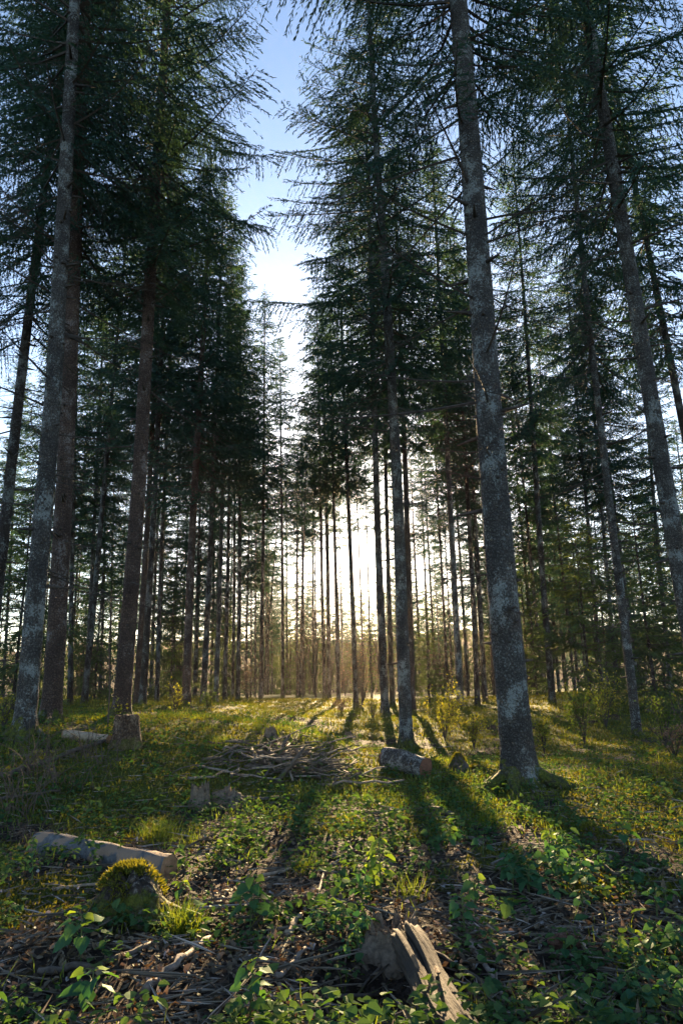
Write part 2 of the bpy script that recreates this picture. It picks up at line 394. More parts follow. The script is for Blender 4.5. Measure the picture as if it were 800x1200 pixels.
def trunk_geo(seed, r0, sides, rings, flare, fh, lobed, twigs, near=False):
    g = Geo(); r = np.random.default_rng(seed)
    z = np.concatenate([[-.7, -.35, -.12], np.linspace(0, 1, rings // 3) ** 1.3 * 1.6, np.linspace(1.8, TH, rings - rings // 3)])
    rad = trunk_r(z, r0, flare, fh)
    wob = .05 if not near else .07
    px = wob * np.sin(z / 5.1 + seed) * np.minimum(1, np.maximum(z, 0) / 6); py = wob * np.sin(z / 6.3 + seed * 2.1) * np.minimum(1, np.maximum(z, 0) / 6)
    pts = np.stack([px, py, z], 1)
    th = np.linspace(0, 2 * PI, sides, endpoint=False)
    lob = np.ones((len(z), sides))
    if lobed:
        k = np.exp(-np.maximum(z, 0) / (fh * 1.2))[:, None]
        sh = .30 * np.maximum(0, np.cos(th * 2.5 + seed)) ** 2 + .34 * np.maximum(0, np.cos(th * 1.5 + 1.3 * seed)) ** 3 + .12 * np.cos(7 * th + seed)
        lob = 1 + k * (sh[None] * 1.3 - .1)
    if near:
        lob = lob * (1 + .035 * (vnoise(np.cos(th)[None] * 6 + 20, z[:, None] * 7 + np.sin(th)[None] * 6 + seed * 3, .5) - .5) + .07 * (vnoise(np.cos(th)[None] * 2 + np.sin(th)[None] * 3 + 20, z[:, None] * 2.2 + seed * 3, .5) - .5) + .02 * np.cos(3 * th[None] + z[:, None] * .35))
    g.tube(pts, rad, sides, 0, True, 0, lob)
    # knots and broken stubs on the bark
    nk = 70 if near else 26
    for i in range(nk):
        zz = r.uniform(1.2, 15); a = r.uniform(0, 2 * PI); rr = float(trunk_r(zz, r0, flare, fh))
        d = np.array([math.cos(a), math.sin(a), r.uniform(-.2, .1)])
        p0 = np.array([np.interp(zz, z, px), np.interp(zz, z, py), zz]) + d * rr * .9
        l = r.uniform(.03, .09) if r.random() < .75 else r.uniform(.15, .5)
        g.tube([p0, p0 + d * l * .6, p0 + d * l], np.array([.042, .026, .012]) * (.6 + r0 * 1.6), 5, 1)
    for i in range(twigs):     # thin dead twigs
        zz = r.uniform(2.5, 13); a = r.uniform(0, 2 * PI); rr = float(trunk_r(zz, r0, flare, fh))
        d = np.array([math.cos(a), math.sin(a), r.uniform(-.3, .12)]); L = r.uniform(.5, 1.9) * min(1, .45 + zz / 14)
        p0 = np.array([np.interp(zz, z, px), np.interp(zz, z, py), zz]) + d * rr * .8
        q = np.linspace(0, 1, 5)[:, None]
        side = np.array([-d[1], d[0], 0]) * r.normal(0, .12) + np.array([0, 0, r.normal(-.12, .1)])
        pts2 = p0 + d * L * q + side * L * q ** 2
        g.tube(pts2, np.linspace(.013, .004, 5), 3, 1, False)
        for kk in range(r.integers(0, 4)):
            s = r.uniform(.3, .9); b0 = p0 + d * L * s + side * L * s * s
            e = d * .5 + np.array([-d[1], d[0], 0]) * r.choice([-1, 1]) * .8 + np.array([0, 0, r.uniform(-.5, .1)])
            l2 = L * r.uniform(.15, .4)
            g.tube([b0, b0 + e * l2 * .5, b0 + e * l2 + np.array([0, 0, -.1 * l2])], [.006, .0045, .003], 3, 1, False)
    return g

# ------------------------------------------------------------------ crowns
def crown_geo(seed, z0, H, Rm, dens=1.15, sparse=0.0, tw=.22, young=False, stepz=.33, droop=1.0, bare_in=.15, wr=.19, hg=1.15, front=.25):
    g = Geo(); r = np.random.default_rng(seed)
    P, Dd, LL, WW = [], [], [], []
    z = z0
    while z < H - .15:
        t = (z - z0) / (H - z0)
        prof = (0.62 + .38 * min(1, t / .18)) * (1 - t) ** .72 + .05
        nb = r.integers(3, 6) if t < .9 else 4
        a0 = r.uniform(0, 2 * PI)
        for b in range(nb):
            if r.random() < sparse * (1 - t): continue
            a = a0 + b * 2 * PI / nb + r.normal(0, .25)
            fr_ = math.cos(a + PI / 2)
            if fr_ > .45 and r.random() < front: continue
            L = Rm * prof * r.uniform(.5, 1.08); bd = r.uniform(.75, 1.55)
            zz = z + r.uniform(-.15, .15)
            h = np.array([math.cos(a), math.sin(a), 0]); sdir = np.array([-h[1], h[0], 0])
            sl = (-.50 * droop + 1.05 * t) + r.normal(0, .16); up = (.34 - .2 * t) * droop
            bend = r.normal(0, .12)
            def at(s):
                s = np.asarray(s)[..., None]
                return np.array([0, 0, zz]) + h * L * s + sdir * bend * L * s ** 2 + np.array([0, 0, 1.0]) * L * (sl * s + up * s ** 2)
            q = np.linspace(0, 1, 6)
            g.tube(at(q), np.linspace(.010 + .009 * L, .004, 6), 3, 1, False)
            # branchlets every few cm, both sides
            ds = .10 / max(L, .3)
            ss = np.arange(bare_in if L > 1 else .1, 1.0, ds); ss = ss + r.uniform(-.3, .3, len(ss)) * ds
            for side in (-1, 1):
                l2 = (.16 + .62 * L ** .6 * .5 * np.sin(np.clip(ss, .05, 1) ** .8 * PI * .80 + .12)) * r.uniform(.35, 1.25, len(ss))
                gp = np.sin(ss * L * r.uniform(4, 8) + r.uniform(0, 6)) > -.72
                n2 = np.maximum(1, (l2 / (.085) * dens * bd * np.where(gp, 1.1, .4)).astype(int))
                idx = np.repeat(np.arange(len(ss)), n2)
                k = np.concatenate([np.arange(n) / n for n in n2]) if len(n2) else np.zeros(0)
                k = np.clip(k + r.uniform(-.04, .04, len(k)), 0, 1)
                s0 = ss[idx]; qd = k * l2[idx]
                base = at(s0)
                ax = h + np.array([0, 0, sl])
                hang = hg * (.30 + .5 * r.random(len(ss)))[idx] * droop * (1 - .6 * t)
                dirv = sdir[None] * side * .72 + ax[None] * .55
                p = base + dirv * qd[:, None]; p[:, 2] -= hang * qd ** 1.35 * .9
                dv = dirv + r.normal(0, .35, (len(p), 3)); dv[:, 2] -= .25 + hang * .9 * k
                P.append(p); Dd.append(dv); LL.append(tw * r.uniform(.6, 1.15, len(p))); WW.append(tw * wr * r.uniform(.7, 1.3, len(p)))
        z += stepz * r.uniform(.6, 1.3)
    # leader
    zz = np.linspace(H - 1.2, H + .3, 24); P.append(np.stack([zz * 0, zz * 0, zz], 1)); Dd.append(r.normal(0, .5, (24, 3)) + [0, 0, .6]); LL.append(np.full(24, .2)); WW.append(np.full(24, .03))
    P = np.concatenate(P); Dd = np.concatenate(Dd); LL = np.concatenate(LL); WW = np.concatenate(WW)
    g.kites(P, Dd, LL, WW, None, 0)
    return g

def gm(g, name, mats, smooth=False): return g.mesh(name, mats, smooth)
CROWN = {}
def add_crown(kind, *a, **k):
    mats = [M_NEEDLE_Y if k.get('young') else M_NEEDLE, M_TWIGWOOD]
    CROWN.setdefault(kind, []).append(gm(crown_geo(*a, **k), 'crown_mesh', mats))
NEARK = dict(tw=.105, dens=4.6, wr=.19, hg=1.6)
add_crown('nhigh', 1, 11.4, 28, 3.1, sparse=.42, front=.7, **NEARK)
add_crown('nhigh', 2, 11.8, 28, 3.0, sparse=.4, front=.7, **NEARK)
add_crown('nmid', 3, 11.0, 28, 3.4, sparse=.15, front=.5, **NEARK)
add_crown('nmid', 10, 10.0, 28, 3.2, sparse=.18, front=.5, **NEARK)
add_crown('mid', 4, 12.0, 28, 3.3, sparse=.08)
add_crown('mid', 5, 11.0, 28, 3.2, sparse=.12)
add_crown('low', 6, 9.0, 28, 3.0, sparse=.25)
add_crown('low', 7, 8.4, 28, 2.8, sparse=.3)
add_crown('far', 8, 12.2, 28, 2.4, sparse=.15)
add_crown('far', 18, 13.2, 28, 2.7, sparse=.2)
add_crown('top', 28, 16.0, 28, 2.2, sparse=.5)
add_crown('top', 38, 17.2, 28, 2.3, sparse=.4)
add_crown('lace', 29, 6.0, 28, 2.9, sparse=.5)
add_crown('wide', 9, 6.5, 28, 3.0, sparse=.48)
YOUNG = [gm(crown_geo(21, .35, 9, 1.9, young=True, stepz=.3, sparse=.25), 'young_crown', [M_NEEDLE_Y, M_TWIGWOOD]),
         gm(crown_geo(22, .3, 7, 1.7, young=True, stepz=.3, sparse=.2), 'young_crown', [M_NEEDLE_Y, M_TWIGWOOD])]
TRUNK = {b: [gm(trunk_geo(40 + i * 3 + j, .20, 12, 36, .35, .3, False, 34), 'trunk_mesh', [M_BARK[b], M_STUB], True) for i in range(3)] for j, b in enumerate(M_BARK)}

def dead_branch(parent, r, zz, r0, L, az=None):
    """one bare branch with a few side twigs, a part of its tree"""
    a = r.uniform(0, 2 * PI) if az is None else az
    g = Geo(); d = np.array([math.cos(a), math.sin(a), 0]); sd = np.array([-d[1], d[0], 0])
    sl = r.uniform(-.35, .15); up = r.uniform(-.15, .25); bend = r.normal(0, .15)
    rr = float(trunk_r(zz, r0, 0, .3)) * .85
    def at(s): return np.array([0, 0, zz]) + d * (rr + L * s) + sd * bend * L * s * s + np.array([0, 0, 1]) * L * (sl * s + up * s * s)
    q = np.linspace(0, 1, 8); g.tube([at(s) for s in q], np.linspace(.007 + .008 * L, .003, 8), 4, 0, False)
    nt = int(4 + L * 7)
    for i in range(nt):
        s = r.uniform(.2, .98); p = at(s); sg = r.choice([-1, 1])
        e = d * r.uniform(.3, .8) + sd * sg * r.uniform(.5, .9) + np.array([0, 0, r.uniform(-.6, .1)])
        l2 = L * r.uniform(.1, .32) * (1.2 - s * .6)
        m = p + e * l2 * .55; t = p + e * l2 + np.array([0, 0, -.15 * l2])
        g.tube([p, m, t], [.006, .0042, .0025], 3, 0, False)
        for kk in range(2):
            b0 = p + e * l2 * r.uniform(.3, .8); e2 = e + r.normal(0, .6, 3)
            g.tube([b0, b0 + e2 * l2 * .3], [.0035, .002], 3, 0, False)
    return link('branch', g.mesh('branch_mesh', [M_STUB]), parent)

def q_inv(o):
    return o.rotation_euler.to_matrix().inverted().to_euler()

M_ROOT = bark_mat('mossy_root', (.045, .04, .035), (.10, .09, .08), (.15, .18, .18), 0, 1.0, .9)
def place_tree(t, i):
    r = np.random.default_rng(100 + i)
    D = t['D']; p1 = on_plane(t['u1'], t['v1'], D); p2 = on_plane(t['u2'], t['v2'], D)
    ax = (p2 - p1) / np.linalg.norm(p2 - p1)
    ax = ax / ax[2]
    b = p1.copy()
    for _ in range(4):
        b = p1 + ax * (tz(b[0], b[1]) - p1[2])
    root = thing('spruce_tree', t['label'], 'tree', b, t.get('group'))
    z = Vector(ax).normalized(); yaw = Matrix.Rotation(r.uniform(0, 6.28) if t['rot'] is None else t['rot'], 3, 'Z')
    q = Vector((0, 0, 1)).rotation_difference(z).to_matrix() @ yaw
    root.rotation_euler = q.to_euler()
    H = t['H'] + (3 if t['D'] > 45 and t['rank'] == 'mid' else 0)
    if t['rank'] == 'near':
        big = t['dia'] > .45
        g = trunk_geo(200 + i, t['dia'] / 2 * (.9 if big else .94 if i == 1 else .82), 48 if big else 32, 230, .62 if big else .32, .17 if big else .18, True, 0, True)
        tr = link('trunk', g.mesh('trunk_near', [M_BARK[t['bark']], M_STUB], True), root)
        tr.scale = (1, 1, H / TH)
        nroot = 5 if big else (5 if t['bark'] == 'lichen' else 3)
        for k in range(nroot):
            a = (math.pi + .35, math.pi - .30, -.45, .40, math.pi + 1.0)[k] if big else r.uniform(0, 6.28)
            Lr = t['dia'] * (r.uniform(1.5, 2.5) if big else r.uniform(.9, 1.6)); gr = Geo(); q = np.linspace(0, 1, 9); bend = r.normal(0, .25)
            d2 = np.array([math.cos(a), math.sin(a)]); xy = d2[None] * (t['dia'] * .32 + Lr * q)[:, None] + np.array([-d2[1], d2[0]])[None] * (bend * Lr * q ** 2)[:, None]
            gz = terrain(b[0] + xy[:, 0], b[1] + xy[:, 1]) - b[2]
            hz_ = gz - .05 + t['dia'] * ((.62 if not big else .62) * (1 - q) ** 2.6)
            gr.tube(np.column_stack([xy, hz_]), t['dia'] * np.linspace(.18 if not big else .21, .04, 9), 14, 0, True, .12)
            rt = link('root', gr.mesh('root_mesh', [M_ROOT], True), root); rt.rotation_euler = q_inv(root)
        nb = 34 if t['crown'] == 'high' else 20
        for k in range(nb):
            zz = r.uniform(4.2, 12.5) if k > 6 else r.uniform(2.2, 5)
            dead_branch(root, r, zz, t['dia'] / 2, r.uniform(.5, 1.2) if zz < 5 else r.uniform(1.0, 2.9))
    else:
        tr = link('trunk', TRUNK[t['bark']][i % 3], root)
        s = t['dia'] / .40 * .86; tr.scale = (s, s, H / TH)
    kind = t['crown']
    if t['rank'] == 'near': kind = 'nhigh' if kind == 'high' else 'nmid'
    elif 225 < t['u1'] < 560 and t['D'] > 33 and t['rank'] != 'far': kind = 'top' if t['D'] > 49 and 335 < t['u1'] < 470 else 'far'
    cs = CROWN[kind]; c = link('crown', cs[i % len(cs)], root)
    k = .85 + .3 * min(1, t['dia'] / .4); c.scale = (k, k, H / 28.0)
    c.rotation_euler = (0, 0, -yaw.to_euler().z + r.uniform(-.45, .45))
    if t.get('wide'): c.scale = (k * t['wide'], k * t['wide'], H / 28.0)
    return root

for i, t in enumerate(T): place_tree(t, i)

# farther trees of the wood that nothing tells apart
fill = 0; tries = 0
placed = [(t['D'], t['u1']) for t in T]
fr = np.random.default_rng(77)
while fill < 68 and tries < 8000:
    tries += 1
    u = fr.uniform(-60, 860); D = fr.uniform(42, 105)
    if 366 < u < 448 and D < 96: continue
    if 262 < u <= 366 and D < 66: continue
    if 448 <= u < 540 and D < 58: continue
    if any(abs(u - pu) < 3.5 and abs(D - pd) < 8 for pd, pu in placed): continue
    placed.append((D, u))
    lean = (335 - u) * .00027 * 150 * -1
    dia = fr.uniform(.2, .32)
    t = dict(label='slim dark spruce trunk far back in the backlit wood', u1=u, v1=790, u2=u - lean * -1 if False else u + (335 - u) * .00027 * 150, v2=640, w=1, dia=dia, bark='dark',
             crown='wide' if fr.random() < .6 else 'low', H=fr.uniform(18, 24), vb=None, rank='far', rot=None, D=D, group='slim spruces far back in the wood')
    place_tree(t, 300 + fill); fill += 1

mr = np.random.default_rng(91)
for i in range(17):
    u = 285 + 245 * (i + mr.uniform(-.7, .7)) / 17; D = mr.uniform(62, 92)
    if 416 < u < 442: continue
    t = dict(label='slim tall spruce with a high crown behind the sun glow clearing', u1=u, v1=790, u2=u + (335 - u) * .00027 * 150, v2=640, w=1, dia=mr.uniform(.22, .34), bark='dark',
             crown='top', H=min(34, .43 * (D - 11) + mr.uniform(-.5, 4)), vb=None, rank='far', rot=None, D=D, group='slim tall spruces beyond the clearing')
    place_tree(t, 600 + i)
wr_ = np.random.default_rng(66)
for i in range(36):
    u = 300 + 230 * (i + wr_.uniform(-.6, .6)) / 26 if i < 26 else wr_.uniform(600, 830); D = wr_.uniform(118, 172)
    t = dict(label='tall spruce in the pale far wall of trees beyond the wood', u1=u, v1=790, u2=u + (335 - u) * .00027 * 150, v2=640, w=1, dia=wr_.uniform(.28, .4), bark='dark',
             crown='wide' if wr_.random() < .6 else 'lace', H=wr_.uniform(22, 30) * min(1, D / 150), vb=None, rank='far', rot=None, D=D, group='tall spruces in the far wall of trees')
    place_tree(t, 500 + i)

# young spruces with boughs down to the ground
for i, (lab, u, D, H, wd) in enumerate((('young spruce with low boughs behind the slender trunk in the middle', 340, 76, 10, 1.0), ('young spruce right beside another in the middle distance', 362, 80, 11, 1.0),
        ('rounded grey green young spruce left of the yellow green bush', 502, 36, 5.2, 1.15), ('tall young spruce with spreading boughs left of the lit slanting trunk', 690, 30, 8.5, 1.3),
        ('dark young spruce right of the lit slanting trunk', 765, 25, 8.0, 1.35), ('young spruce at the far left behind the leaning dark trunk', 18, 27, 9, 1.1),
        ('yellowish young spruce between the thick left trunks and the knotted one', 112, 38, 9, 1.0), ('young spruce left of the sturdy brown trunk', 200, 42, 8, 1.0),
        ('small young spruce right of the thickest trunk', 628, 40, 7, 1.2), ('young spruce low behind the tight dark cluster', 262, 48, 7.5, 1.0))):
    p = on_plane(u, 800, D); z = tz(p[0], D)
    root = thing('young_spruce', lab, 'tree', (p[0], D, z)); base = (9, 7)[i % 2]
    c = link('crown', YOUNG[i % 2], root); k = H / base; c.scale = (k * wd, k * wd, k); c.rotation_euler = (0, 0, i * 1.3)
    tr = link('trunk', TRUNK['dark'][i % 3], root); tr.scale = (.32, .32, H / TH)

lr = np.random.default_rng(5)
for i in range(42):
    u = 250 + 320 * (i + lr.random()) / 26 if i < 26 else lr.choice([lr.uniform(-30, 250), lr.uniform(580, 830)]); D = lr.uniform(94, 122) if i < 26 else lr.uniform(60, 100)
    p = on_plane(u, 800, D); z = tz(p[0], D); H = lr.uniform(9, 16.5); base = (9, 7)[i % 2]
    root = thing('young_spruce', 'low spruce at the far edge of the wood, bushy to the ground', 'tree', (p[0], D, z), 'low bushy spruces at the far edge of the wood')
    c = link('crown', YOUNG[i % 2], root); k = H / base; c.scale = (k * .95, k * .95, k); c.rotation_euler = (0, 0, i * 1.7)
    tr = link('trunk', TRUNK['dark'][i % 3], root); tr.scale = (.5, .5, H / TH)

# ------------------------------------------------------------------ ground sheet
def axis(lo, hi, step, far, grow=1.22):
    a = list(np.arange(lo, hi + 1e-6, step)); s = step
    while a[-1] < far: s *= grow; a.append(a[-1] + s)
    s = step; b = []
    x = lo
    while x > -far: s *= grow; x -= s; b.append(x)
    return np.array(b[::-1] + a)
gx = axis(-9, 9, .075, 480); gy = axis(1.5, 24, .075, 480)
X, Y = np.meshgrid(gx, gy); Z = terrain(X.ravel(), Y.ravel())
def green_amt(x, y):
    """how mossy the ground is, 0 litter to 1 moss"""
    n = vnoise(x, y, 1.1, 3) * .6 + vnoise(x, y, .35, 8) * .4
    base = .18 + .5 * sstep(5.0, 9, y) + .2 * sstep(.8, 2.5, x) * sstep(5.0, 7.5, y)  + .12 * sstep(-1.5, -3, x) + .25 * sstep(14, 26, y)
    return np.clip((n - .5) * 2.6 + base, 0, 1)
g = Geo(); g.verts(np.stack([X.ravel(), Y.ravel(), Z], 1))
nx, ny = len(gx), len(gy)
ii = (np.arange(ny - 1)[:, None] * nx + np.arange(nx - 1)[None]).ravel()
g.quads(np.stack([ii, ii + 1, ii + nx + 1, ii + nx], 1))
mg, nt, out = newmat('forest_floor')
geo = N(nt, 'ShaderNodeNewGeometry'); co = geo.outputs['Position']
at = N(nt, 'ShaderNodeAttribute', attribute_name='moss')
n1 = noise(nt, co, 9, 8, .75); n2 = noise(nt, co, 45, 4, .7)
vo = N(nt, 'ShaderNodeTexVoronoi', Scale=22.); nt.links.new(co, vo.inputs['Vector'])
lit = ramp(nt, math_n(nt, 'ADD', math_n(nt, 'MULTIPLY', n2, .5), math_n(nt, 'MULTIPLY', vo.outputs['Color'], .5)), ((.25, (.012, .009, .007)), (.5, (.036, .027, .021)), (.8, (.10, .075, .06))))
mos = ramp(nt, n2, ((.28, (.026, .036, .008)), (.55, (.075, .090, .016)), (.78, (.12, .13, .024))))
f = ramp(nt, math_n(nt, 'ADD', at.outputs['Fac'], math_n(nt, 'MULTIPLY', math_n(nt, 'SUBTRACT', n1, .5), .9)), ((.38, (0, 0, 0)), (.62, (1, 1, 1))))
c = mixc(nt, f, lit, mos)
b = N(nt, 'ShaderNodeBsdfPrincipled', Roughness=.95); b.inputs['Specular IOR Level'].default_value = .1
nt.links.new(c, b.inputs['Base Color'])
bp = N(nt, 'ShaderNodeBump', Strength=1.0, Distance=.05)
nt.links.new(math_n(nt, 'ADD', n1, math_n(nt, 'MULTIPLY', n2, .5)), bp.inputs['Height']); nt.links.new(bp.outputs[0], b.inputs['Normal']); nt.links.new(b.outputs[0], out.inputs[0])
link('ground', g.mesh('ground_mesh', [mg], True, {'moss': green_amt(X.ravel(), Y.ravel())}), kind='structure')

# far hills beyond the edge of the wood
hx = np.linspace(-470, 470, 236); hy = np.linspace(185, 470, 110)
HX, HY = np.meshgrid(hx, hy)
HZ = -8 + 30 * sstep(190, 360, HY) * (.55 + .6 * vnoise(HX, HY, 110, 4)) + (4.5 * vnoise(HX, HY, 9, 6) + 3 * vnoise(HX, HY, 4.5, 16)) * sstep(190, 215, HY)
g = Geo(); g.verts(np.stack([HX.ravel(), HY.ravel(), HZ.ravel()], 1))
ii = (np.arange(109)[:, None] * 236 + np.arange(235)[None]).ravel(); g.quads(np.stack([ii, ii + 1, ii + 237, ii + 236], 1))
mh, nt, out = newmat('wooded_hill')
geo = N(nt, 'ShaderNodeNewGeometry'); c = ramp(nt, noise(nt, geo.outputs['Position'], .12, 6), ((.3, (.03, .04, .03)), (.7, (.075, .07, .052))))
b = N(nt, 'ShaderNodeBsdfDiffuse'); nt.links.new(c, b.inputs[0]); nt.links.new(b.outputs[0], out.inputs[0])
link('hills', g.mesh('hills_mesh', [mh], True), kind='structure')

# ------------------------------------------------------------------ ground cover (uncountable)
def scatter(n, y0, y1, mask, mx=.66, mm=1.0, seed=0):
    r = np.random.default_rng(seed)
    y = np.exp(r.uniform(math.log(y0), math.log(y1), n)); x = r.uniform(-1, 1, n) * (mx * y + mm)
    keep = r.random(n) < mask(x, y); x, y = x[keep], y[keep]
    return np.stack([x, y, terrain(x, y)], 1), r

M_LITTER = leaf_mat('fallen_leaves', (.030, .021, .013), (.17, .128, .085), .12, (1.4, 1.0, .6), scale=6, spot=(.955, (.30, .28, .27)))
P, r = scatter(60000, 2.6, 24, lambda x, y: np.clip(1.1 - green_amt(x, y) * .85, .12, 1) * (1 - .35 * sstep(5, 8, y)) * (.35 + .65 * vnoise(x, y, .6, 4)), seed=1)
n = len(P); az = r.uniform(0, 2 * PI, n); D = np.stack([np.cos(az), np.sin(az), r.normal(0, .3, n)], 1); Nn = np.stack([r.normal(0, .35, n), r.normal(0, .35, n), np.ones(n)], 1)
P[:, 2] += r.uniform(.0, .035, n); L = r.uniform(.018, .055, n)
g = Geo(); g.leaves(P, D, Nn, L, L * r.uniform(.45, .9, n), r.uniform(-.3, .6, n), r.normal(.1, .5, n))
link('leaf_litter', g.mesh('litter_mesh', [M_LITTER]), kind='stuff')

M_TWIGL = leaf_mat('twig_bits', (.03, .023, .017), (.20, .165, .125), .0, scale=5, gloss=.01, spot=(.9, (.34, .29, .25)))
# needles, bits of twig and bark
P, r = scatter(26000, 2.6, 22, lambda x, y: .4 + .6 * vnoise(x, y, .5, 7), seed=2)
n = len(P); az = r.uniform(0, 2 * PI, n); D = np.stack([np.cos(az), np.sin(az), r.normal(0, .10, n)], 1)
P[:, 2] += r.uniform(.005, .04, n); g = Geo(); L = r.gamma(1.6, .085, n) + .03
for k in range(3):   # three faces make each twig a little prism
    a = np.random.default_rng(9).normal(size=(n, 3)) * 0 + [[0, 0, 1.], [0, .87, -.5], [.87, 0, -.5]][k]
    g.kites(P, D, L, .006 + .028 * L, a, 0, .4)
link('twig_litter', g.mesh('twig_litter_mesh', [M_TWIGL]), kind='stuff')

# moss fuzz
M_MOSS = leaf_mat('moss_tips', (.045, .058, .009), (.13, .135, .02), .38, (1.6, 1.3, .4), scale=4)
P, r = scatter(190000, 3.0, 48, lambda x, y: sstep(.35, .75, green_amt(x, y)), seed=3)
n = len(P); D = np.stack([r.normal(0, .6, n), r.normal(0, .6, n), np.ones(n)], 1); P[:, 2] -= .004
g = Geo(); g.kites(P, D, r.uniform(.015, .045, n) * (1 + P[:, 1] / 14), .010 * (1 + P[:, 1] / 8), None, 0)
link('moss', g.mesh('moss_mesh', [M_MOSS]), kind='stuff')

# grass
M_GRASS = leaf_mat('grass_blades', (.06, .10, .014), (.13, .165, .026), .45, (1.5, 1.35, .4), scale=2)
def grass_mask(x, y):
    m = sstep(.38, .70, vnoise(x, y, 1.5, 12) * .6 + vnoise(x, y, .5, 13) * .4) * (.10 + .9 * sstep(6.5, 10, y)) * (1 - .55 * sstep(1.5, 3, x)) * (1 - sstep(30, 45, y) * .4)
    return m
P, r = scatter(150000, 3.0, 48, grass_mask, seed=4)
n = len(P); D = np.stack([r.normal(0, .3, n), r.normal(0, .3, n), np.ones(n)], 1)
g = Geo(); g.blades(P, D, r.uniform(.05, .17, n), .0045 + .0006 * P[:, 1], r.uniform(.2, 1, n))
link('grass', g.mesh('grass_mesh', [M_GRASS]), kind='stuff')

# low green herbs
M_HERB = leaf_mat('herb_leaves', (.021, .062, .028), (.060, .110, .038), .36, (1.7, 1.5, .4), scale=3, gloss=.012)
def herb_mask(x, y):
    return sstep(.37, .56, vnoise(x, y, .9, 21) * .5 + vnoise(x, y, .33, 22) * .5) * (.38 + .42 * sstep(3.8, 5.0, y) - .35 * sstep(11, 20, y)) * (1 - .85 * np.exp(-(((x + 1.95) / .75) ** 2 + ((y - 6.15) / .35) ** 2))) * (1 - .8 * np.exp(-(((x - .3) / .35) ** 2 + ((y - 4.1) / .6) ** 2))) * (1 - .75 * np.exp(-(((x + .65) / .5) ** 2 + ((y - 4.4) / .8) ** 2)))
P, r = scatter(30000, 3.0, 30, herb_mask, seed=5)
g = Geo(); nl = 6; n = len(P)
sz = r.gamma(6, .0055, n) + .012
for k in range(nl):
    az = r.uniform(0, 2 * PI, n); h = np.stack([np.cos(az), np.sin(az), np.zeros(n)], 1)
    hh = r.uniform(.02, .13, n) * (sz / .05)
    p = P + h * (sz * r.uniform(.2, .8, n))[:, None]; p[:, 2] += hh
    D = h + np.stack([np.zeros(n), np.zeros(n), r.normal(-.1, .3, n)], 1); Nn = np.stack([r.normal(0, .3, n), r.normal(0, .3, n), np.ones(n)], 1)
    s = sz * r.uniform(.6, 1.1, n)
    g.leaves(p, D, Nn, s, s * .8, .15, r.uniform(0, .3, n))
link('ground_cover', g.mesh('herb_mesh', [M_HERB]), kind='stuff')

# ------------------------------------------------------------------ fallen sticks
def stick(label, pts, th, mat=None, group=None, D=None, name='fallen_stick', lift=1.5, twigs=0, cat='stick'):
    """pts: photo points on the ground; th: thickness in photo px"""
    W = [ground_at(u, v) for (u, v) in pts]
    m = np.mean([px_m(0, 0, p) for p in W]); rad = th * m / 2
    W = np.array(W); W[:, 2] += rad * lift
    c = W.mean(0); K = np.linspace(0, len(W) - 1, 4 * (len(W) - 1) + 3)
    Q = np.stack([np.interp(K, np.arange(len(W)), W[:, i]) for i in range(3)], 1) - c
    Q += rng.normal(0, rad * .35, Q.shape)
    g = Geo(); g.tube(Q, rad * np.linspace(1.1, .75, len(Q)) * rng.uniform(.88, 1.1, len(Q)), 8, 0)
    for k in range(twigs):
        j = rng.integers(1, len(Q) - 1); e = np.array([rng.normal(), rng.normal(), rng.uniform(.1, .8)]); e /= np.linalg.norm(e)
        l = rng.uniform(.08, .3); g.tube([Q[j], Q[j] + e * l * .5, Q[j] + e * l + rng.normal(0, .02, 3)], [rad * .4, rad * .3, rad * .15], 4, 0)
    return link(name, g.mesh('stick_mesh', [mat or M_STICK], True), None, c, label, cat, group)

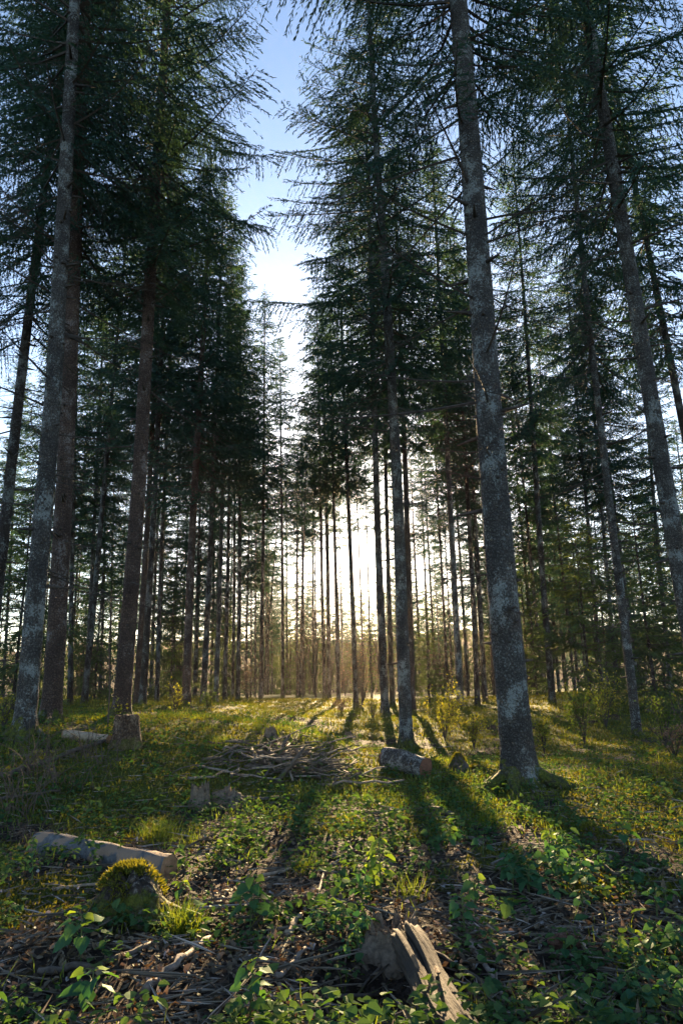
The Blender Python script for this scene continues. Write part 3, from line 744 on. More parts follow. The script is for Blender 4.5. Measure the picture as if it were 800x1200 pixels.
for lab, pts, th, mt in (
    ('pale straight stick left of the tall heart leaved seedling', [(18, 1116), (68, 1085)], 5, M_STICK),
    ('dark mossy branch lying below the lower left seedling leaves', [(45, 1148), (110, 1138), (178, 1114)], 8, M_STICKD),
    ('thick pale forked stick running up from the bottom edge left of the dark thin one', [(172, 1172), (210, 1135), (247, 1104)], 9, M_STICK),
    ('thin dark stick crossing beside the thick pale forked one', [(200, 1126), (266, 1169)], 4, M_STICKD),
    ('thin level pale stick right of the grass tuft by the mossy stump', [(215, 1058), (276, 1056)], 3.5, M_STICK),
    ('grey stick standing diagonal between the yellow topped seedling and the hollow', [(322, 1152), (358, 1119)], 6, M_STICK),
    ('short pale stick beyond the mid seedling, pointing right', [(306, 1031), (346, 1021)], 4, M_PALE),
    ('flat pale splinter of wood below the fir cone', [(338, 1100), (352, 1082)], 8, M_PALE),
    ('thin stick leaning against the flat pale splinter', [(340, 1094), (349, 1124)], 3, M_STICK),
    ('long thin dead stem running away from the fir cone', [(369, 1062), (384, 1008)], 3, M_STICK),
    ('thick grey stick right of the rotten log, pointing to its top', [(545, 1105), (570, 1140), (596, 1182)], 7, M_STICK),
    ('grey root running from the rotten stump down to the right', [(482, 1108), (530, 1136), (578, 1168)], 7, M_STICKD),
    ('thin curved root hanging over the dark hollow', [(462, 1122), (430, 1158), (402, 1196)], 3.5, M_STICKD),
    ('reddish brown stick right of the thick grey one', [(615, 1127), (640, 1157), (668, 1187)], 5, wood_mat('reddish_stick', (.10, .05, .035), (.24, .14, .10), (1, 1, 1), 22)),
    ('short stout pale stick right of the fir cone among leaves', [(682, 1114), (698, 1138)], 6, M_PALE),
    ('thin stick above the right fir cone, sloping down right', [(604, 1070), (652, 1090)], 3.5, M_STICK),
    ('thin level stick touching the sloping one above the right cone', [(652, 1090), (700, 1091)], 3.5, M_STICK),
    ('short pale stick near the right edge beyond the leafy patch', [(744, 1026), (784, 1021)], 4, M_PALE),
    ('thick dark branch behind the leafy patch on the right', [(688, 1018), (720, 1030), (748, 1036)], 7, M_STICKD),
    ('pale stick on the moss below the cut log', [(434, 941), (478, 963)], 4, M_STICK),
    ('short broken stick in the litter below the thickest spruce', [(528, 981), (566, 992)], 5, M_STICK),
    ('long dead branch slanting up from the left edge to the cut stump', [(0, 918), (60, 894), (122, 874)], 6, M_STICKD),
    ('thin branch lying across the dry brush at the left edge', [(0, 940), (70, 930)], 4, M_STICKD),
    ('thin stick in the bottom left corner', [(0, 1196), (66, 1186)], 4, M_STICK),
    ('stick at the bottom edge left of the rotten log', [(378, 1178), (442, 1172)], 6, M_STICKD),
    ('slim pale stick in the dark litter at lower right', [(698, 1126), (742, 1148)], 3.5, M_STICK),
    ('thin pale stem lying in front of the mossy stump', [(60, 1048), (120, 1040)], 4, M_PALE),
    ('bent stick lying on the litter left of the sunlit seedling', [(340, 1060), (395, 1062)], 4, M_STICKD),
    ('dark stick under the brush pile on its near side', [(250, 942), (335, 938)], 5, M_STICKD),
    ('grey branch on the moss far right beyond the slanting tree', [(755, 836), (800, 838)], 4, M_STICKD),
    ('stub of branch on the litter beyond the sunlit seedling', [(505, 953), (528, 962)], 8, M_STICKD),
    ('thin stick crossing the litter right of the sunlit seedling', [(575, 1015), (610, 1003)], 3, M_STICK)):
    stick(lab, pts, th, mt, twigs=1 if th < 5 else 0)

# brush pile: every stick a thing
pr = np.random.default_rng(8)
c0 = ground_at(352, 905); m0 = px_m(0, 0, c0)
for i in range(100):
    f = pr.normal(0, .5) if i < 84 else -pr.uniform(.6, 1.35); L = pr.uniform(.35, 1.25); a = pr.normal(.05, .55) if pr.random() < .75 else pr.uniform(0, PI)
    p = c0 + np.array([f * .95, pr.normal(0, .38) - (0 if i < 84 else .55 * -f), 0]); h = .30 * math.exp(-(f / .8) ** 2) * pr.uniform(.1, 1)
    p[2] = tz(p[0], p[1]) + .02 + h
    d = np.array([math.cos(a), math.sin(a), pr.normal(0, .13)]) * L / 2
    q = np.linspace(-1, 1, 7)[:, None]; Q = d * q + pr.normal(0, .022, (7, 3))
    rd = pr.uniform(.007, .024)
    lo = min((p + Q)[:, 2] - terrain((p + Q)[:, 0], (p + Q)[:, 1])); p[2] -= min(0, lo)
    g = Geo(); g.tube(Q, rd * np.linspace(1.1, .6, 7), 6, 0)
    for k in range(pr.integers(0, 3)):
        j = pr.integers(1, 6); e = np.array([pr.normal(), pr.normal(), pr.uniform(0, .7)]); e /= np.linalg.norm(e); l = pr.uniform(.1, .3)
        g.tube([Q[j], Q[j] + e * l], [rd * .4, rd * .2], 4, 0)
    link('brush_stick', g.mesh('brush_stick_mesh', [M_STICK if pr.random() < .32 else M_STICKD], True), None, p, 'dead grey stick heaped in the brush pile in the clearing', 'stick', 'sticks heaped in the brush pile')
for lab, a, b2, th in (('dark stick poking up steeply from the back of the brush pile', (325, 884), (340, 860), 4), ('dark stick poking up from the middle of the brush pile to the right', (333, 906), (358, 874), 5)):
    p = ground_at(a[0], a[1] + 10); q = on_plane(b2[0], b2[1], p[1] + .15); p2 = on_plane(a[0], a[1], p[1]); k = px_m(0, 0, p)
    g = Geo(); d = q - p2; g.tube([-d * .35, d * .3 + [0.01, 0, .01], d * .7, d], np.array([.6, .5, .42, .25]) * th * k, 6)
    link('brush_stick', g.mesh('brush_stick_mesh', [M_STICKD], True), None, p2, lab, 'stick', 'sticks heaped in the brush pile')

# ------------------------------------------------------------------ logs and stumps
M_LOGBARK = wood_mat('peeling_log', (.035, .037, .041), (.14, .142, .145), (1, 1, 1), 24, 1.0, (4.5, .52, (.22, .15, .105)))
M_CUT = wood_mat('cut_wood', (.16, .085, .045), (.34, .20, .11), (1, 1, 1), 25, .3)
M_CUTRED = wood_mat('reddish_cut_wood', (.10, .045, .028), (.20, .095, .06), (1, 1, 1), 25, .3)
M_GREYLOG = bark_mat('grey_log_bark', (.07, .062, .055), (.19, .17, .15), (.30, .30, .28), .5, 0)
M_ROT = wood_mat('rotten_wood', (.05, .038, .028), (.20, .15, .105), (1, 1, 1), 26, 1.0, (7, .58, (.035, .028, .022)))
M_ROTLOG = wood_mat('rotten_log_wood', (.018, .014, .011), (.095, .07, .048), (1, 1, .10), 48, 1.0, (6, .60, (.04, .032, .026)))
M_ROTPALE = wood_mat('rotten_pale_wood', (.05, .034, .023), (.24, .15, .085), (1, 1, 1), 30, 1.0, (9, .62, (.06, .045, .035)))
M_MOSSCAP = leaf_mat('moss_cushion', (.03, .032, .012), (.075, .07, .022), .15, (1.3, 1.1, .4), scale=25)

def log(label, A, B, rad, mbark, mcut, lift=.7, group=None):
    A = np.array(A, float); B = np.array(B, float); c = (A + B) / 2
    n = 18; q = np.linspace(0, 1, n)[:, None]; Q = A + (B - A) * q - c
    L = np.linalg.norm(B - A); Q[:, 2] += .02 * np.sin(q[:, 0] * 5) * rad * 3
    sides = 20; th = np.linspace(0, 2 * PI, sides, endpoint=False)
    lob = 1 + .10 * (vnoise(np.cos(th)[None] * 2 + 9, np.sin(th)[None] * 2 + q * L * 5, .6) - .5) * 2
    root = thing('log', label, 'log', c, group)
    g = Geo(); g.tube(Q, rad * np.linspace(1.05, .95, n), sides, 0, False, 0, lob)
    link('bark', g.mesh('log_bark', [mbark], True), root)
    for e, s in ((0, -1), (n - 1, 1)):
        g = Geo(); d = (Q[-1] - Q[0]) / L * s
        k = rad * (1.05 if e == 0 else .95)
        g.tube([Q[e] - d * .03, Q[e] - d * .004], [k * .985, k * .97], sides, 0, True, 0, lob[[e, e]])
        g.tube([Q[e] - d * .02, Q[e] + d * .001], [k * .55, k * .45], sides, 0, True)
        link('cut_face', g.mesh('log_end', [mcut]), root)
    return root

a = ground_at(45, 1002); b = ground_at(198, 1030); a[2] += .085; b[2] += .085
log('fallen log with peeling grey and tan bark behind the mossy stump', a, b, .105, M_LOGBARK, M_CUT)
a = ground_at(449, 899); b = ground_at(482, 915); dv = (b - a); dv = dv / np.linalg.norm(dv)
b2 = a + np.array([.62, -.75, 0]); b2[2] = tz(b2[0], b2[1])
a = b2 - np.array([.55, -.62, 0]) * 1.05; a[2] = tz(a[0], a[1]); a[2] += .15; b2[2] += .15
log('short thick cut log with reddish end near the grey mossy footed spruce', a, b2, .165, M_GREYLOG, M_CUTRED)
a = ground_at(76, 866); b = ground_at(128, 872); a[2] += .07; b[2] += .07
log('slim pale log lying against the cut stump', a, b, .07, M_PALE, M_CUT)

def stump(label, u, v, wpx, hpx, mside, mtop, jag=.03, moss=None, taper=.8, name='stump', spikes=0, lean=0.0, dome=0.0):
    p = ground_at(u, v); k = px_m(u, v, p); r0 = wpx * k / 2; h = hpx * k
    root = thing(name, label, 'stump', p)
    sides = 44; th = np.linspace(0, 2 * PI, sides, endpoint=False); rr = np.random.default_rng(int(u * 7 + v))
    zs = np.array([-.15, -.02, .12, .3, .5, .7, .86, 1.0]); zs = np.where(zs > 0, zs * h, zs)
    rad = r0 * (taper + (1.25 - taper) * np.exp(-np.maximum(zs, 0) / (h * .35)))
    if dome: rad = rad * np.sqrt(np.maximum(.06, 1 - dome * np.clip(zs / h, 0, 1) ** 2.6))
    lob = 1 + .13 * np.cos(th * 5 + u)[None] * np.exp(-np.maximum(zs, 0) / (h * .5))[:, None] + .16 * (vnoise(np.cos(th)[None] * 3 + 11, np.sin(th)[None] * 3 + zs[:, None] * 4 / max(h, .1) * .3, .7, u) - .5) + .12 * (vnoise(np.cos(th)[None] * 9 + 31, np.sin(th)[None] * 9 + zs[:, None] * .5, .7, u) - .5)
    g = Geo(); pts = np.stack([lean * np.maximum(zs, 0), zs * 0, zs], 1); g.tube(pts, rad, sides, 0, False, 0, lob)
    top = np.stack([lean * h + rad[-1] * lob[-1] * np.cos(th), rad[-1] * lob[-1] * np.sin(th), np.full(sides, h)], 1)
    V = g.v[0].reshape(len(zs), sides, 3)
    if dome:
        V *= 1 + .34 * (vnoise(V[..., 0] / r0 * 2 + 30, V[..., 1] / r0 * 2 + V[..., 2] / r0 * 1.7 + 30, .9, u) - .5)[..., None] + .16 * (vnoise(V[..., 0] / r0 * 6 + 30, V[..., 1] / r0 * 6 + V[..., 2] / r0 * 5 + 30, .9, u) - .5)[..., None]
    j = rr.normal(0, jag * .5, sides) + jag * 2.2 * (vnoise(np.cos(th) * 2 + 40, np.sin(th) * 2, .7, u) - .6) * 2
    V[-1, :, 2] += j * 1.0
    rim = V[-1].copy(); ctr = rim.mean(0)
    link('trunk', g.mesh('stump_side', [mside], True), root)
    g = Geo(); inner = ctr + (rim - ctr) * .97; mid = ctr + (rim - ctr) * .5; mid[:, 2] = ctr[2] - jag * .3 + rr.normal(0, jag * .5, sides)
    o = g.verts(inner); o2 = g.verts(mid); c = g.verts([ctr - [0, 0, jag * .3]]); jj = np.arange(sides); kk = (jj + 1) % sides
    g.quads(np.stack([o + jj, o + kk, o2 + kk, o2 + jj], 1)); g.tris(np.stack([o2 + jj, o2 + kk, np.full(sides, c)], 1))
    link('cut_face', g.mesh('stump_top', [mtop]), root)
    if moss:
        g = Geo(); nn = int(moss * 1.6); a = rr.uniform(0, 2 * PI, nn); q = np.sqrt(rr.random(nn)) * 1.05
        P = np.stack([np.cos(a) * q * rad[-1], np.sin(a) * q * rad[-1], h + np.zeros(nn)], 1)
        side = rr.random(nn) < .55; zz = rr.beta(2.2, 1.4, nn) * h
        rz = np.interp(zz, zs, rad) * 1.01
        P[side] = np.stack([np.cos(a) * rz, np.sin(a) * rz, zz], 1)[side]
        kp = (vnoise(P[:, 0] / r0 * 2 + 20, P[:, 1] / r0 * 2 + P[:, 2] / r0 * 2.5 + 20, .8, u) + .5 * P[:, 2] / h) > .72; P = P[kp]; side = side[kp]; a = a[kp]; nn = len(P)
        if nn == 0: return root, p, k, r0, h
        D = rr.normal(0, .6, (nn, 3)) + [0, 0, .7]; D += np.where(side[:, None], np.stack([np.cos(a), np.sin(a), a * 0], 1), 0)
        g.kites(P, D, rr.uniform(.02, .05, nn), .011)
        link('moss_cap', g.mesh('stump_moss', [M_MOSS]), root)
    return root, p, k, r0, h

M_STUMPSIDE = bark_mat('stump_bark', (.05, .032, .022), (.20, .125, .08), (.26, .18, .12), -.1, .6, .1)
stump('pale sawn stump with split bark in front of the knotted red brown spruce', 148, 874, 31, 34, M_STUMPSIDE, M_CUT, .012, None, .85)
stump('low mossy stump leaning on the fallen log in the left foreground', 150, 1078, 92, 56, bark_mat('old_stump_bark', (.028, .022, .018), (.10, .078, .06), (.2, .18, .16), .3, 1.0, .22), M_MOSSCAP, .03, 2600, .8, dome=.8)
stump('grey broken stump remnant left of the brush pile, upright', 234, 946, 24, 22, M_ROT, M_ROT, .045, None, .8)
stump('grey broken stump remnant lying lower beside the upright one', 266, 942, 40, 13, M_ROT, M_ROT, .035, None, .8, dome=.6)
stump('tiny mossy peg of a stump on the moss at right', 692, 990, 13, 20, M_STICKD, M_MOSSCAP, .01, 500, .95)
stump('mossy pointed stump on the sunlit moss between two spruces', 538, 908, 24, 22, M_STICKD, M_MOSSCAP, .02, 1500, .7, dome=.9)
stump('low mossy mound beside the pointed mossy stump', 558, 908, 22, 9, M_STICKD, M_MOSSCAP, .02, 1300, .8, dome=.8)
stump('small dark stump remnant in the sunlit clearing behind the brush pile', 317, 864, 13, 11, M_ROT, M_ROT, .05, None, .8)
stump('small dark stump in the shade beside the clearing near the sturdy dark spruce', 408, 864, 9, 6, M_ROT, M_ROT, .03, None, .8)

# rotten stump and log at the bottom
root, sp, k, r0, h = stump('rotten crumbling stump with pale broken top above the dark hollow', 462, 1108, 70, 17, M_ROT, M_ROTPALE, .03, None, .85)
rr = np.random.default_rng(4)
for i in range(26):
    a = rr.uniform(0, 2 * PI); q = rr.uniform(.5, 1.0) * r0 * .8; g = Geo(); b0 = np.array([math.cos(a) * q, math.sin(a) * q, h * rr.uniform(.1, .8)])
    l = rr.uniform(.03, .085); d = np.array([math.cos(a) * .3, math.sin(a) * .3, 1]) + rr.normal(0, .2, 3)
    g.tube([b0 - d * l * .4, b0 + d * l * .4, b0 + d * l], [.018, .013, .003], 5, 0); link('splinter', g.mesh('splinter', [M_ROTPALE if i % 2 else M_ROT]), root)
A = sp + np.array([.05, -.10, .05]); B = ground_at(546, 1235) + np.array([0, 0, .02])
n = 40; q = np.linspace(0, 1, n)[:, None]; c = (A + B) / 2; LL_ = np.linalg.norm(B - A)
Q = np.concatenate([.02 * np.sin(q * 5), .015 * np.sin(q * 7 + 1), (q - .5) * LL_], 1)
sides = 64; th = np.linspace(0, 2 * PI, sides, endpoint=False)
lob = 1 + .55 * (vnoise(np.cos(th)[None] * 2 + 7, np.sin(th)[None] * 2 + q * .8, .8) - .5) + .5 * (vnoise(np.cos(th)[None] * 9 + 7, np.sin(th)[None] * 9 + q * .9, .8) - .5) + .22 * (vnoise(np.cos(th)[None] * 24 + 7, np.sin(th)[None] * 24 + q * 3, .8) - .5)
g = Geo(); g.tube(Q, .086 * (1 - .1 * q[:, 0]) * np.where(q[:, 0] < .04, .6, 1), sides, 0, True, 0, lob)
root = thing('log', 'rotten pale log running from the crumbling stump to the bottom edge', 'log', c)
link('wood', g.mesh('rotten_log', [M_ROTLOG], True), root).rotation_euler = Vector(B - A).to_track_quat('Z', 'Y').to_euler()
g = Geo()
for i in range(3):
    s = rr.uniform(.05, .95); o = (B - A) * (s - .5) + np.array([rr.uniform(-.07, .07), 0, .08]); d = (B - A) / np.linalg.norm(B - A) + rr.normal(0, .15, 3)
    l = rr.uniform(.12, .35); g = Geo(); g.tube([o, o + d * l * .5, o + d * l + [0, 0, .02]], [.012, .010, .003], 5, 0)
    link('splinter', g.mesh('log_splinter', [M_ROTPALE]), root)

# cones
def cone(label, u, v, L, az):
    p = ground_at(u, v); g = Geo(); q = np.linspace(-.5, .5, 14)[:, None]; d = np.array([math.cos(az), math.sin(az), .05])
    rad = .28 * L * np.sin(np.linspace(.22, 2.9, 14)) ** .8 * np.where(np.arange(14) % 2, 1.08, .9)
    g.tube(d * q * L, rad, 10, 0, True, .06)
    n = 90; s = rng.uniform(-.48, .46, n); a = rng.uniform(0, 2 * PI, n); e1 = np.array([-d[1], d[0], 0]); e2 = np.cross(d, e1)
    rr_ = np.interp(s, q[:, 0], rad); o = e1 * np.cos(a)[:, None] + e2 * np.sin(a)[:, None]
    g.kites(d * s[:, None] * L + o * rr_[:, None] * .85, d[None] * .8 + o * .6, .22 * L, .16 * L, o)
    link('fir_cone', g.mesh('cone_mesh', [M_CONE]), None, p + np.array([0, 0, .03]), label, 'cone')
M_CONE = wood_mat('cone_scales', (.055, .026, .016), (.15, .075, .05), (1, 1, 1), 40)
cone('reddish brown fir cone lying right of the mid seedling', 348, 1068, .17, .35)
cone('brown fir cone lying in the litter of the right foreground', 660, 1112, .17, -.3)
cone('dark fir cone on the moss beyond the sunlit seedling', 412, 1005, .13, .2)

# ------------------------------------------------------------------ leafy plants
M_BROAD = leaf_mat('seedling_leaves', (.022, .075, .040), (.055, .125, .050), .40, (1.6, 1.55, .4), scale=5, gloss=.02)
M_BROADY = leaf_mat('young_or_sunlit_leaves', (.09, .16, .03), (.18, .25, .045), .45, (1.4, 1.3, .4), scale=5, gloss=.02)  # yellow of young tops; also paints sunlight onto the sunlit patch seedling
M_STEM = wood_mat('green_stem', (.05, .075, .025), (.10, .12, .04), (1, 1, 1), 10, .1)
def seedling(label, u, v, hpx, tiers, leafpx, name='seedling_plant', topyellow=True, spread=1.0):
    p = ground_at(u, v); k = px_m(u, v, p); h = hpx * k; r = np.random.default_rng(int(u * 3 + v))
    root = thing(name, label, 'plant', p)
    ln = np.array([r.normal(0, .06), r.normal(0, .06), 1.0]); g = Geo()
    g.tube([[0, 0, -.03], ln * h * .5, ln * h], [.006, .005, .003], 5)
    lf, lt = Geo(), Geo()
    for t in range(tiers):
        z = h * (.25 + .75 * (t + 1) / tiers); nl = r.integers(2, 5); a0 = r.uniform(0, PI)
        top = t == tiers - 1
        s = leafpx * k * (.80 if not top else .62)
        for j in range(nl):
            a = a0 + j * 2 * PI / nl + r.normal(0, .25); hd = np.array([math.cos(a), math.sin(a), 0]); pet = s * r.uniform(.3, .8) * spread
            st = ln * z; e = st + hd * pet + np.array([0, 0, pet * .35]); g.tube([st, (st + e) / 2 + [0, 0, .01], e], [.003, .0025, .002], 4)
            ls = s * r.uniform(.75, 1.1)
            (lt if 'sunlit patch' in label or (top and topyellow) else lf).hearts(e[None], (hd + [0, 0, r.uniform(-.5, .05)])[None], np.array([[r.normal(0, .3), r.normal(0, .3) - .2, 1.0]]), ls, ls * r.uniform(.78, .98), r.uniform(.05, .25), r.uniform(.1, .4))  # sunlit patch seedling gets bright leaves on every tier, its sunlight put into colour
    link('stem', g.mesh('plant_stem', [M_STEM]), root)
    if lf.n: link('foliage', lf.mesh('plant_leaves', [M_BROAD], True), root)
    if lt.n: link('young_or_sunlit_foliage', lt.mesh('top_or_sunlit_leaves', [M_BROADY], True), root)
    return root
for lab, u, v, h, t, l in (
    ('yellow topped heart leaved seedling in the left foreground below the mossy stump', 95, 1128, 48, 3, 27),
    ('low dark green heart leaved seedling at the bottom left', 104, 1188, 42, 3, 31),
    ('bushy green seedling with a pale top in the middle foreground left of the cone', 293, 1092, 56, 5, 22),
    ('yellow topped leafy seedling at the bottom edge left of the hollow', 292, 1205, 66, 5, 25),
    ('small round leaved seedling right of the mossy stump', 213, 1058, 20, 2, 15),
    ('tall seedling in the sunlit patch above the rotten stump', 447, 1054, 64, 7, 18),
    ('low leafy seedling left of the sunlit tall one', 425, 1064, 40, 5, 14),
    ('green seedling with thin stems right of the rotten stump', 545, 1100, 42, 4, 17),
    ('seedling on the litter far right of the rotten stump', 556, 1062, 30, 3, 15),
    ('tall thin stemmed plant beyond the log at the left', 38, 1040, 50, 5, 8),
    ('small yellowish seedling beside the right leafy patch', 612, 1030, 34, 4, 13),
    ('green seedling at the bottom right of the reddish stick', 690, 1180, 30, 3, 17)):
    seedling(lab, u, v, h, t, l)
# leafy patches: each plant its own
pr = np.random.default_rng(31)
for gname, lab, cu, cv, su, sv, n, lp in (('broad leaved plants in the patch below the thickest spruce', 'broad leaved green plant in the patch on the right below the thickest spruce', 640, 1040, 55, 22, 30, 16),
                                     ('broad leaved plants in the bottom right patch', 'broad leaved dark green plant in the bottom right corner patch', 755, 1160, 38, 30, 18, 19),
                                     ('broad leaved plants beside the rotten stump', 'broad leaved plant in the group left of the rotten stump', 405, 1105, 22, 18, 7, 14)):
    for i in range(n):
        u = cu + pr.normal() * su; v = min(1215, cv + pr.normal() * sv)
        if u > 840: continue
        rt = seedling(lab, u, v, pr.uniform(16, 30), pr.integers(2, 4), lp * pr.uniform(.75, 1.15), 'broadleaf_plant', pr.random() < .25); rt['group'] = gname

# grass tufts
for lab, u, v, n, h in (('bright grass tuft beyond the fallen log, catching the sun', 186, 985, 190, 34), ('green grass tuft at the right foot of the mossy stump', 215, 1098, 170, 52),
                        ('grass tuft in the clearing left of the brush pile', 262, 872, 160, 16), ('small grass tuft right of the bright one', 214, 990, 60, 26), ('thin grass tuft above the rotten stump', 478, 1055, 60, 44),
                        ('grass tuft in the litter right of the tall sunlit seedling', 362, 1020, 120, 24), ('yellowish grass tuft below the thickest spruce', 578, 968, 90, 24)):
    p = ground_at(u, v); k = px_m(u, v, p); g = Geo(); r = np.random.default_rng(int(u + v))
    P = np.stack([r.normal(0, 10 * k, n), r.normal(0, 10 * k, n), np.full(n, -.02)], 1)
    g.blades(P, np.stack([r.normal(0, .3, n), r.normal(0, .3, n), np.ones(n)], 1), h * k * r.uniform(.5, 1.1, n), .007, r.uniform(.2, 1.1, n))
    link('grass_tuft', g.mesh('tuft_mesh', [M_GRASS]), None, p, lab, 'grass tuft')

# ------------------------------------------------------------------ shrubs
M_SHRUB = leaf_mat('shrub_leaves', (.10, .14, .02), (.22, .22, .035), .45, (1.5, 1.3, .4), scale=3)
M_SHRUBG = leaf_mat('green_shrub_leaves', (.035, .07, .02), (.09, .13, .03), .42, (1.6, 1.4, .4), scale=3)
M_PINK = leaf_mat('reddish_leaves', (.08, .062, .05), (.16, .12, .095), .35, (1.3, 1.05, .75), scale=3)
def shrub(label, u, vb, wpx, hpx, mat, D=None, n=420, lf=.05, name='shrub', stems=9, cat='shrub', base=None, group=None):
    p = ground_at(u, vb) if D is None else np.array([*on_plane(u, vb, D)[:2], 0]); p[2] = tz(p[0], p[1])
    k = px_m(u, vb, p); w = wpx * k / 2; h = hpx * k; r = np.random.default_rng(int(u * 5 + vb))
    root = thing(name, label, cat, p, group); g = Geo(); lg = Geo(); P, Dv = [], []
    for i in range(stems):
        a = r.uniform(0, 2 * PI); e = np.array([math.cos(a) * w * r.uniform(.2, 1), math.sin(a) * w * r.uniform(.2, 1), h * r.uniform(.6, 1)])
        q = np.linspace(0, 1, 7)[:, None]; pts = e * q * [1, 1, 1] + np.array([0, 0, .15 * h]) * np.sin(q * PI) + r.normal(0, .02 * h, (7, 3)) * q
        g.tube(pts, np.linspace(.012, .003, 7) * max(1, h / 1.5), 4, 0, False)
        for j in range(9):
            s = r.uniform(.25, 1); b0 = pts[int(s * 6)]; e2 = e / np.linalg.norm(e) * .4 + r.normal(0, .6, 3); l2 = h * r.uniform(.12, .32)
            g.tube([b0, b0 + e2 * l2 * .5, b0 + e2 * l2 + r.normal(0, .02, 3)], [.005, .004, .002], 3, 0, False)
            m = n // (stems * 9) + 1; t = r.uniform(.2, 1, m)[:, None]; P.append(b0 + e2 * l2 * t + r.normal(0, .05 * h, (m, 3))); Dv.append(np.tile(e2, (m, 1)) + r.normal(0, .7, (m, 3)))
    P = np.concatenate(P); Dv = np.concatenate(Dv); L = lf * r.uniform(.6, 1.2, len(P)); P[:, 2] = np.maximum(P[:, 2], .03)
    lg.leaves(P, Dv, np.stack([r.normal(0, .5, len(P)), r.normal(0, .5, len(P)), np.ones(len(P))], 1), L, L * .7, .15, .15)
    link('stem', g.mesh('shrub_stems', [M_TWIGWOOD]), root); link('foliage', lg.mesh('shrub_leaves', [mat]), root)
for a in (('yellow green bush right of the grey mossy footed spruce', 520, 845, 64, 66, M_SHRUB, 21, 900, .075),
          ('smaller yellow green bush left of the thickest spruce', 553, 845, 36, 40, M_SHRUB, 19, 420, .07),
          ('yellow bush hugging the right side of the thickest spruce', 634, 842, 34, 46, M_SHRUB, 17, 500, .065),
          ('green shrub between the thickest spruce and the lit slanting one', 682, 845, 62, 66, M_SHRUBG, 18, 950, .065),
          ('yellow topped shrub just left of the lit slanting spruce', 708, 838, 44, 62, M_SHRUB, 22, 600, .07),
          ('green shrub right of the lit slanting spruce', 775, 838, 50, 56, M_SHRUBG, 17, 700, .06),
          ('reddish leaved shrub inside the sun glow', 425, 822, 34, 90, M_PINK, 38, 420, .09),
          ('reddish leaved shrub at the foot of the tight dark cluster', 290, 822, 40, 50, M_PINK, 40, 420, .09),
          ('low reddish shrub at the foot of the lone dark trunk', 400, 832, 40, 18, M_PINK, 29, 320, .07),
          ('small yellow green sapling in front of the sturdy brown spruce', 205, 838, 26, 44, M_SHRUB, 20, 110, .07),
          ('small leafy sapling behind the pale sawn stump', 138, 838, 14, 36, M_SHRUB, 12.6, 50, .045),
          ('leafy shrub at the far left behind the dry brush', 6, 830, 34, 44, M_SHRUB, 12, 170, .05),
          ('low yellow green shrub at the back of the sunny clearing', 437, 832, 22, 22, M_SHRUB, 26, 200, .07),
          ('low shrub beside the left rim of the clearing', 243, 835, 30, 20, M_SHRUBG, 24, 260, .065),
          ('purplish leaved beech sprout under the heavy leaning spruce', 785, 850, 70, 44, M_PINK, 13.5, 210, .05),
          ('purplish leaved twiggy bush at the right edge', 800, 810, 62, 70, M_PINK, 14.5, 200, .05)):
    lab, u, vb, w, h, mat, D, n, lf = a
    shrub(lab, u, vb, w, h, mat, D, n, lf)

er = np.random.default_rng(19)
for i in range(26):
    u = er.uniform(60, 780); D = er.uniform(40, 78)
    shrub('twiggy reddish shrub with sparse leaves in the back of the wood', u, 815, 46 * 50 / D, er.uniform(50, 105) * 50 / D, M_PINK if i % 3 else M_SHRUBG, D, 300, .10, stems=12, group='twiggy shrubs in the back of the wood')

# bare dry brush at the left edge
def dry_brush(label, u, v, wpx, hpx, n):
    p = ground_at(max(u, -5), v); k = px_m(u, v, p); r = np.random.default_rng(int(abs(u) * 3 + v)); g = Geo()
    for i in range(int(n * .5)):
        b0 = np.array([r.normal(0, wpx * k * .26), r.normal(0, wpx * k * .22), -.03]); b0[2] = tz(p[0] + b0[0], p[1] + b0[1]) - p[2] - .03
        a = r.uniform(0, 2 * PI); L = hpx * k * r.uniform(.4, 1.2); ln = r.uniform(.15, 1.0); hd = np.array([math.cos(a), math.sin(a), 0])
        q = np.linspace(0, 1, 7)[:, None]; pts = b0 + np.array([0, 0, 1]) * L * q * (1 - .3 * ln * q) + hd * L * ln * q ** 1.6 + r.normal(0, .012, (7, 3)) * q
        g.tube(pts, np.linspace(.0065, .0025, 7), 4, 0, False)
        for j in range(r.integers(1, 5)):
            s = r.integers(2, 7); e = r.normal(0, .6, 3) + [0, 0, .4]; l = L * r.uniform(.1, .3); g.tube([pts[s], pts[s] + e * l * .5, pts[s] + e * l + [0, 0, -.03]], [.004, .003, .0015], 3, 0, False)
    link('dry_bramble', g.mesh('bramble_mesh', [M_BRAMBLE]), None, p, label, 'dry brush')
M_BRAMBLE = wood_mat('dry_stems', (.035, .025, .021), (.12, .085, .062), (1, 1, 1), 15, .2)
for a in (('dry bramble thicket at the left edge below the pale spotted spruce', 8, 955, 70, 70, 60), ('dry bramble stems around the foot of the pale spotted spruce', 40, 905, 50, 60, 55),
          ('dry twiggy brush below the long dead branch', 75, 925, 60, 40, 45), ('tangle of dry stems left of the pale sawn stump', 98, 888, 46, 44, 40), ('low dry brush at the left edge above the log', 20, 985, 60, 30, 35),
          ('dry stems in front of the pale sawn stump', 128, 898, 40, 26, 26)):
    dry_brush(*a)
stick('thin bare sapling stem standing left of the pale sawn stump', [(126, 872), (127, 871)], 1, M_BRAMBLE) if False else None
p = on_plane(126, 858, 12.4); p[2] = tz(p[0], p[1]); q = on_plane(131, 690, 12.4); g = Geo(); d = q - p
g.tube([[0, 0, -.05], d * .3 + [.02, 0, 0], d * .6 - [.02, 0, 0], d], [.014, .011, .008, .004], 5)
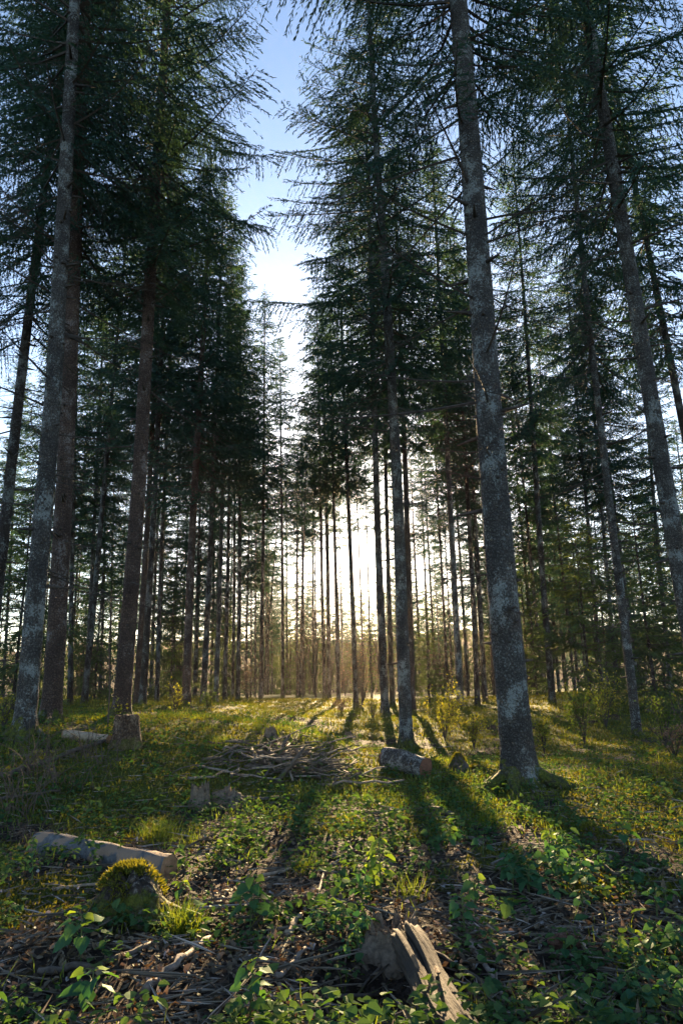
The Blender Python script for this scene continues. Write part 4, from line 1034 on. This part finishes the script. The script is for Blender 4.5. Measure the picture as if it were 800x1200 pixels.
for i in range(12):
    s = rng.uniform(.3, .95); e = np.array([rng.normal(0, .3), rng.normal(0, .3), .12]); g.tube([d * s, d * s + e * .6, d * s + e], [.005, .003, .002], 3)
link('bare_sapling', g.mesh('bare_sapling_mesh', [M_BRAMBLE]), None, p, 'thin bare sapling stem standing left of the pale sawn stump', 'sapling')

# ------------------------------------------------------------------ haze
hz = Geo(); lo, hi = np.array([-500, -60, -14.]), np.array([500, 500, 36.])
hz.verts([[(lo, hi)[i][0], (lo, hi)[j][1], (lo, hi)[k][2]] for i in (0, 1) for j in (0, 1) for k in (0, 1)])
hz.quads([[0, 1, 3, 2], [4, 6, 7, 5], [0, 4, 5, 1], [2, 3, 7, 6], [0, 2, 6, 4], [1, 5, 7, 3]])
HAZE = .00012
if HAZE:
    mz, nt, out = newmat('haze_air')
    pv = N(nt, 'ShaderNodeVolumePrincipled', Density=HAZE, Anisotropy=.65); pv.inputs['Color'].default_value = (1, .90, .80, 1)
    nt.links.new(pv.outputs[0], out.inputs['Volume']); mz.cycles.homogeneous_volume = True
    link('haze', hz.mesh('haze_mesh', [mz]), kind='stuff')

# ------------------------------------------------------------------ light
sd = ray(427, 602); sd = sd / np.linalg.norm(sd)
el = math.asin(sd[2]) ; az = math.atan2(sd[0], sd[1])
w = bpy.data.worlds.new('World'); S.world = w; w.use_nodes = True
nt = w.node_tree; bg = nt.nodes['Background']; sky = nt.nodes.new('ShaderNodeTexSky'); sky.sky_type = 'NISHITA'
sky.sun_disc = False; sky.sun_elevation = el; sky.sun_rotation = az; sky.air_density = .8; sky.dust_density = .4; sky.ozone_density = 1.3
nt.links.new(sky.outputs[0], bg.inputs[0]); bg.inputs[1].default_value = .05
sl = bpy.data.lights.new('sun', 'SUN'); sl.energy = 5.0; sl.angle = R(.5); sl.color = (1, .72, .40)
so = bpy.data.objects.new('sun', sl); COL.objects.link(so); so.rotation_euler = Vector(-sd).to_track_quat('-Z', 'Y').to_euler(); so.location = (0, 40, 60)

# ------------------------------------------------------------------ camera and render
cd = bpy.data.cameras.new('camera'); cd.sensor_fit = 'VERTICAL'; cd.sensor_height = 36; cd.lens = 36 * FPX / 1200; cd.clip_start = .05; cd.clip_end = 2000
cam = bpy.data.objects.new('camera', cd); COL.objects.link(cam)
cam.matrix_world = Matrix(((_Rt[0], _U[0], -_F[0], CAM[0]), (_Rt[1], _U[1], -_F[1], CAM[1] if False else 0.0), (_Rt[2], _U[2], -_F[2], CAM[2]), (0, 0, 0, 1)))
S.camera = cam
vs = S.view_settings; vs.view_transform = 'Standard'; vs.look = 'None'; vs.exposure = 2.95; vs.gamma = 1; vs.use_curve_mapping = False
S.render.engine = 'CYCLES'; cy = S.cycles
cy.max_bounces = 6; cy.diffuse_bounces = 3; cy.glossy_bounces = 2; cy.transmission_bounces = 4; cy.volume_bounces = 0; cy.transparent_max_bounces = 4
cy.use_denoising = True; cy.denoiser = 'OPENIMAGEDENOISE'; cy.caustics_reflective = False; cy.caustics_refractive = False
cy.sample_clamp_indirect = 6
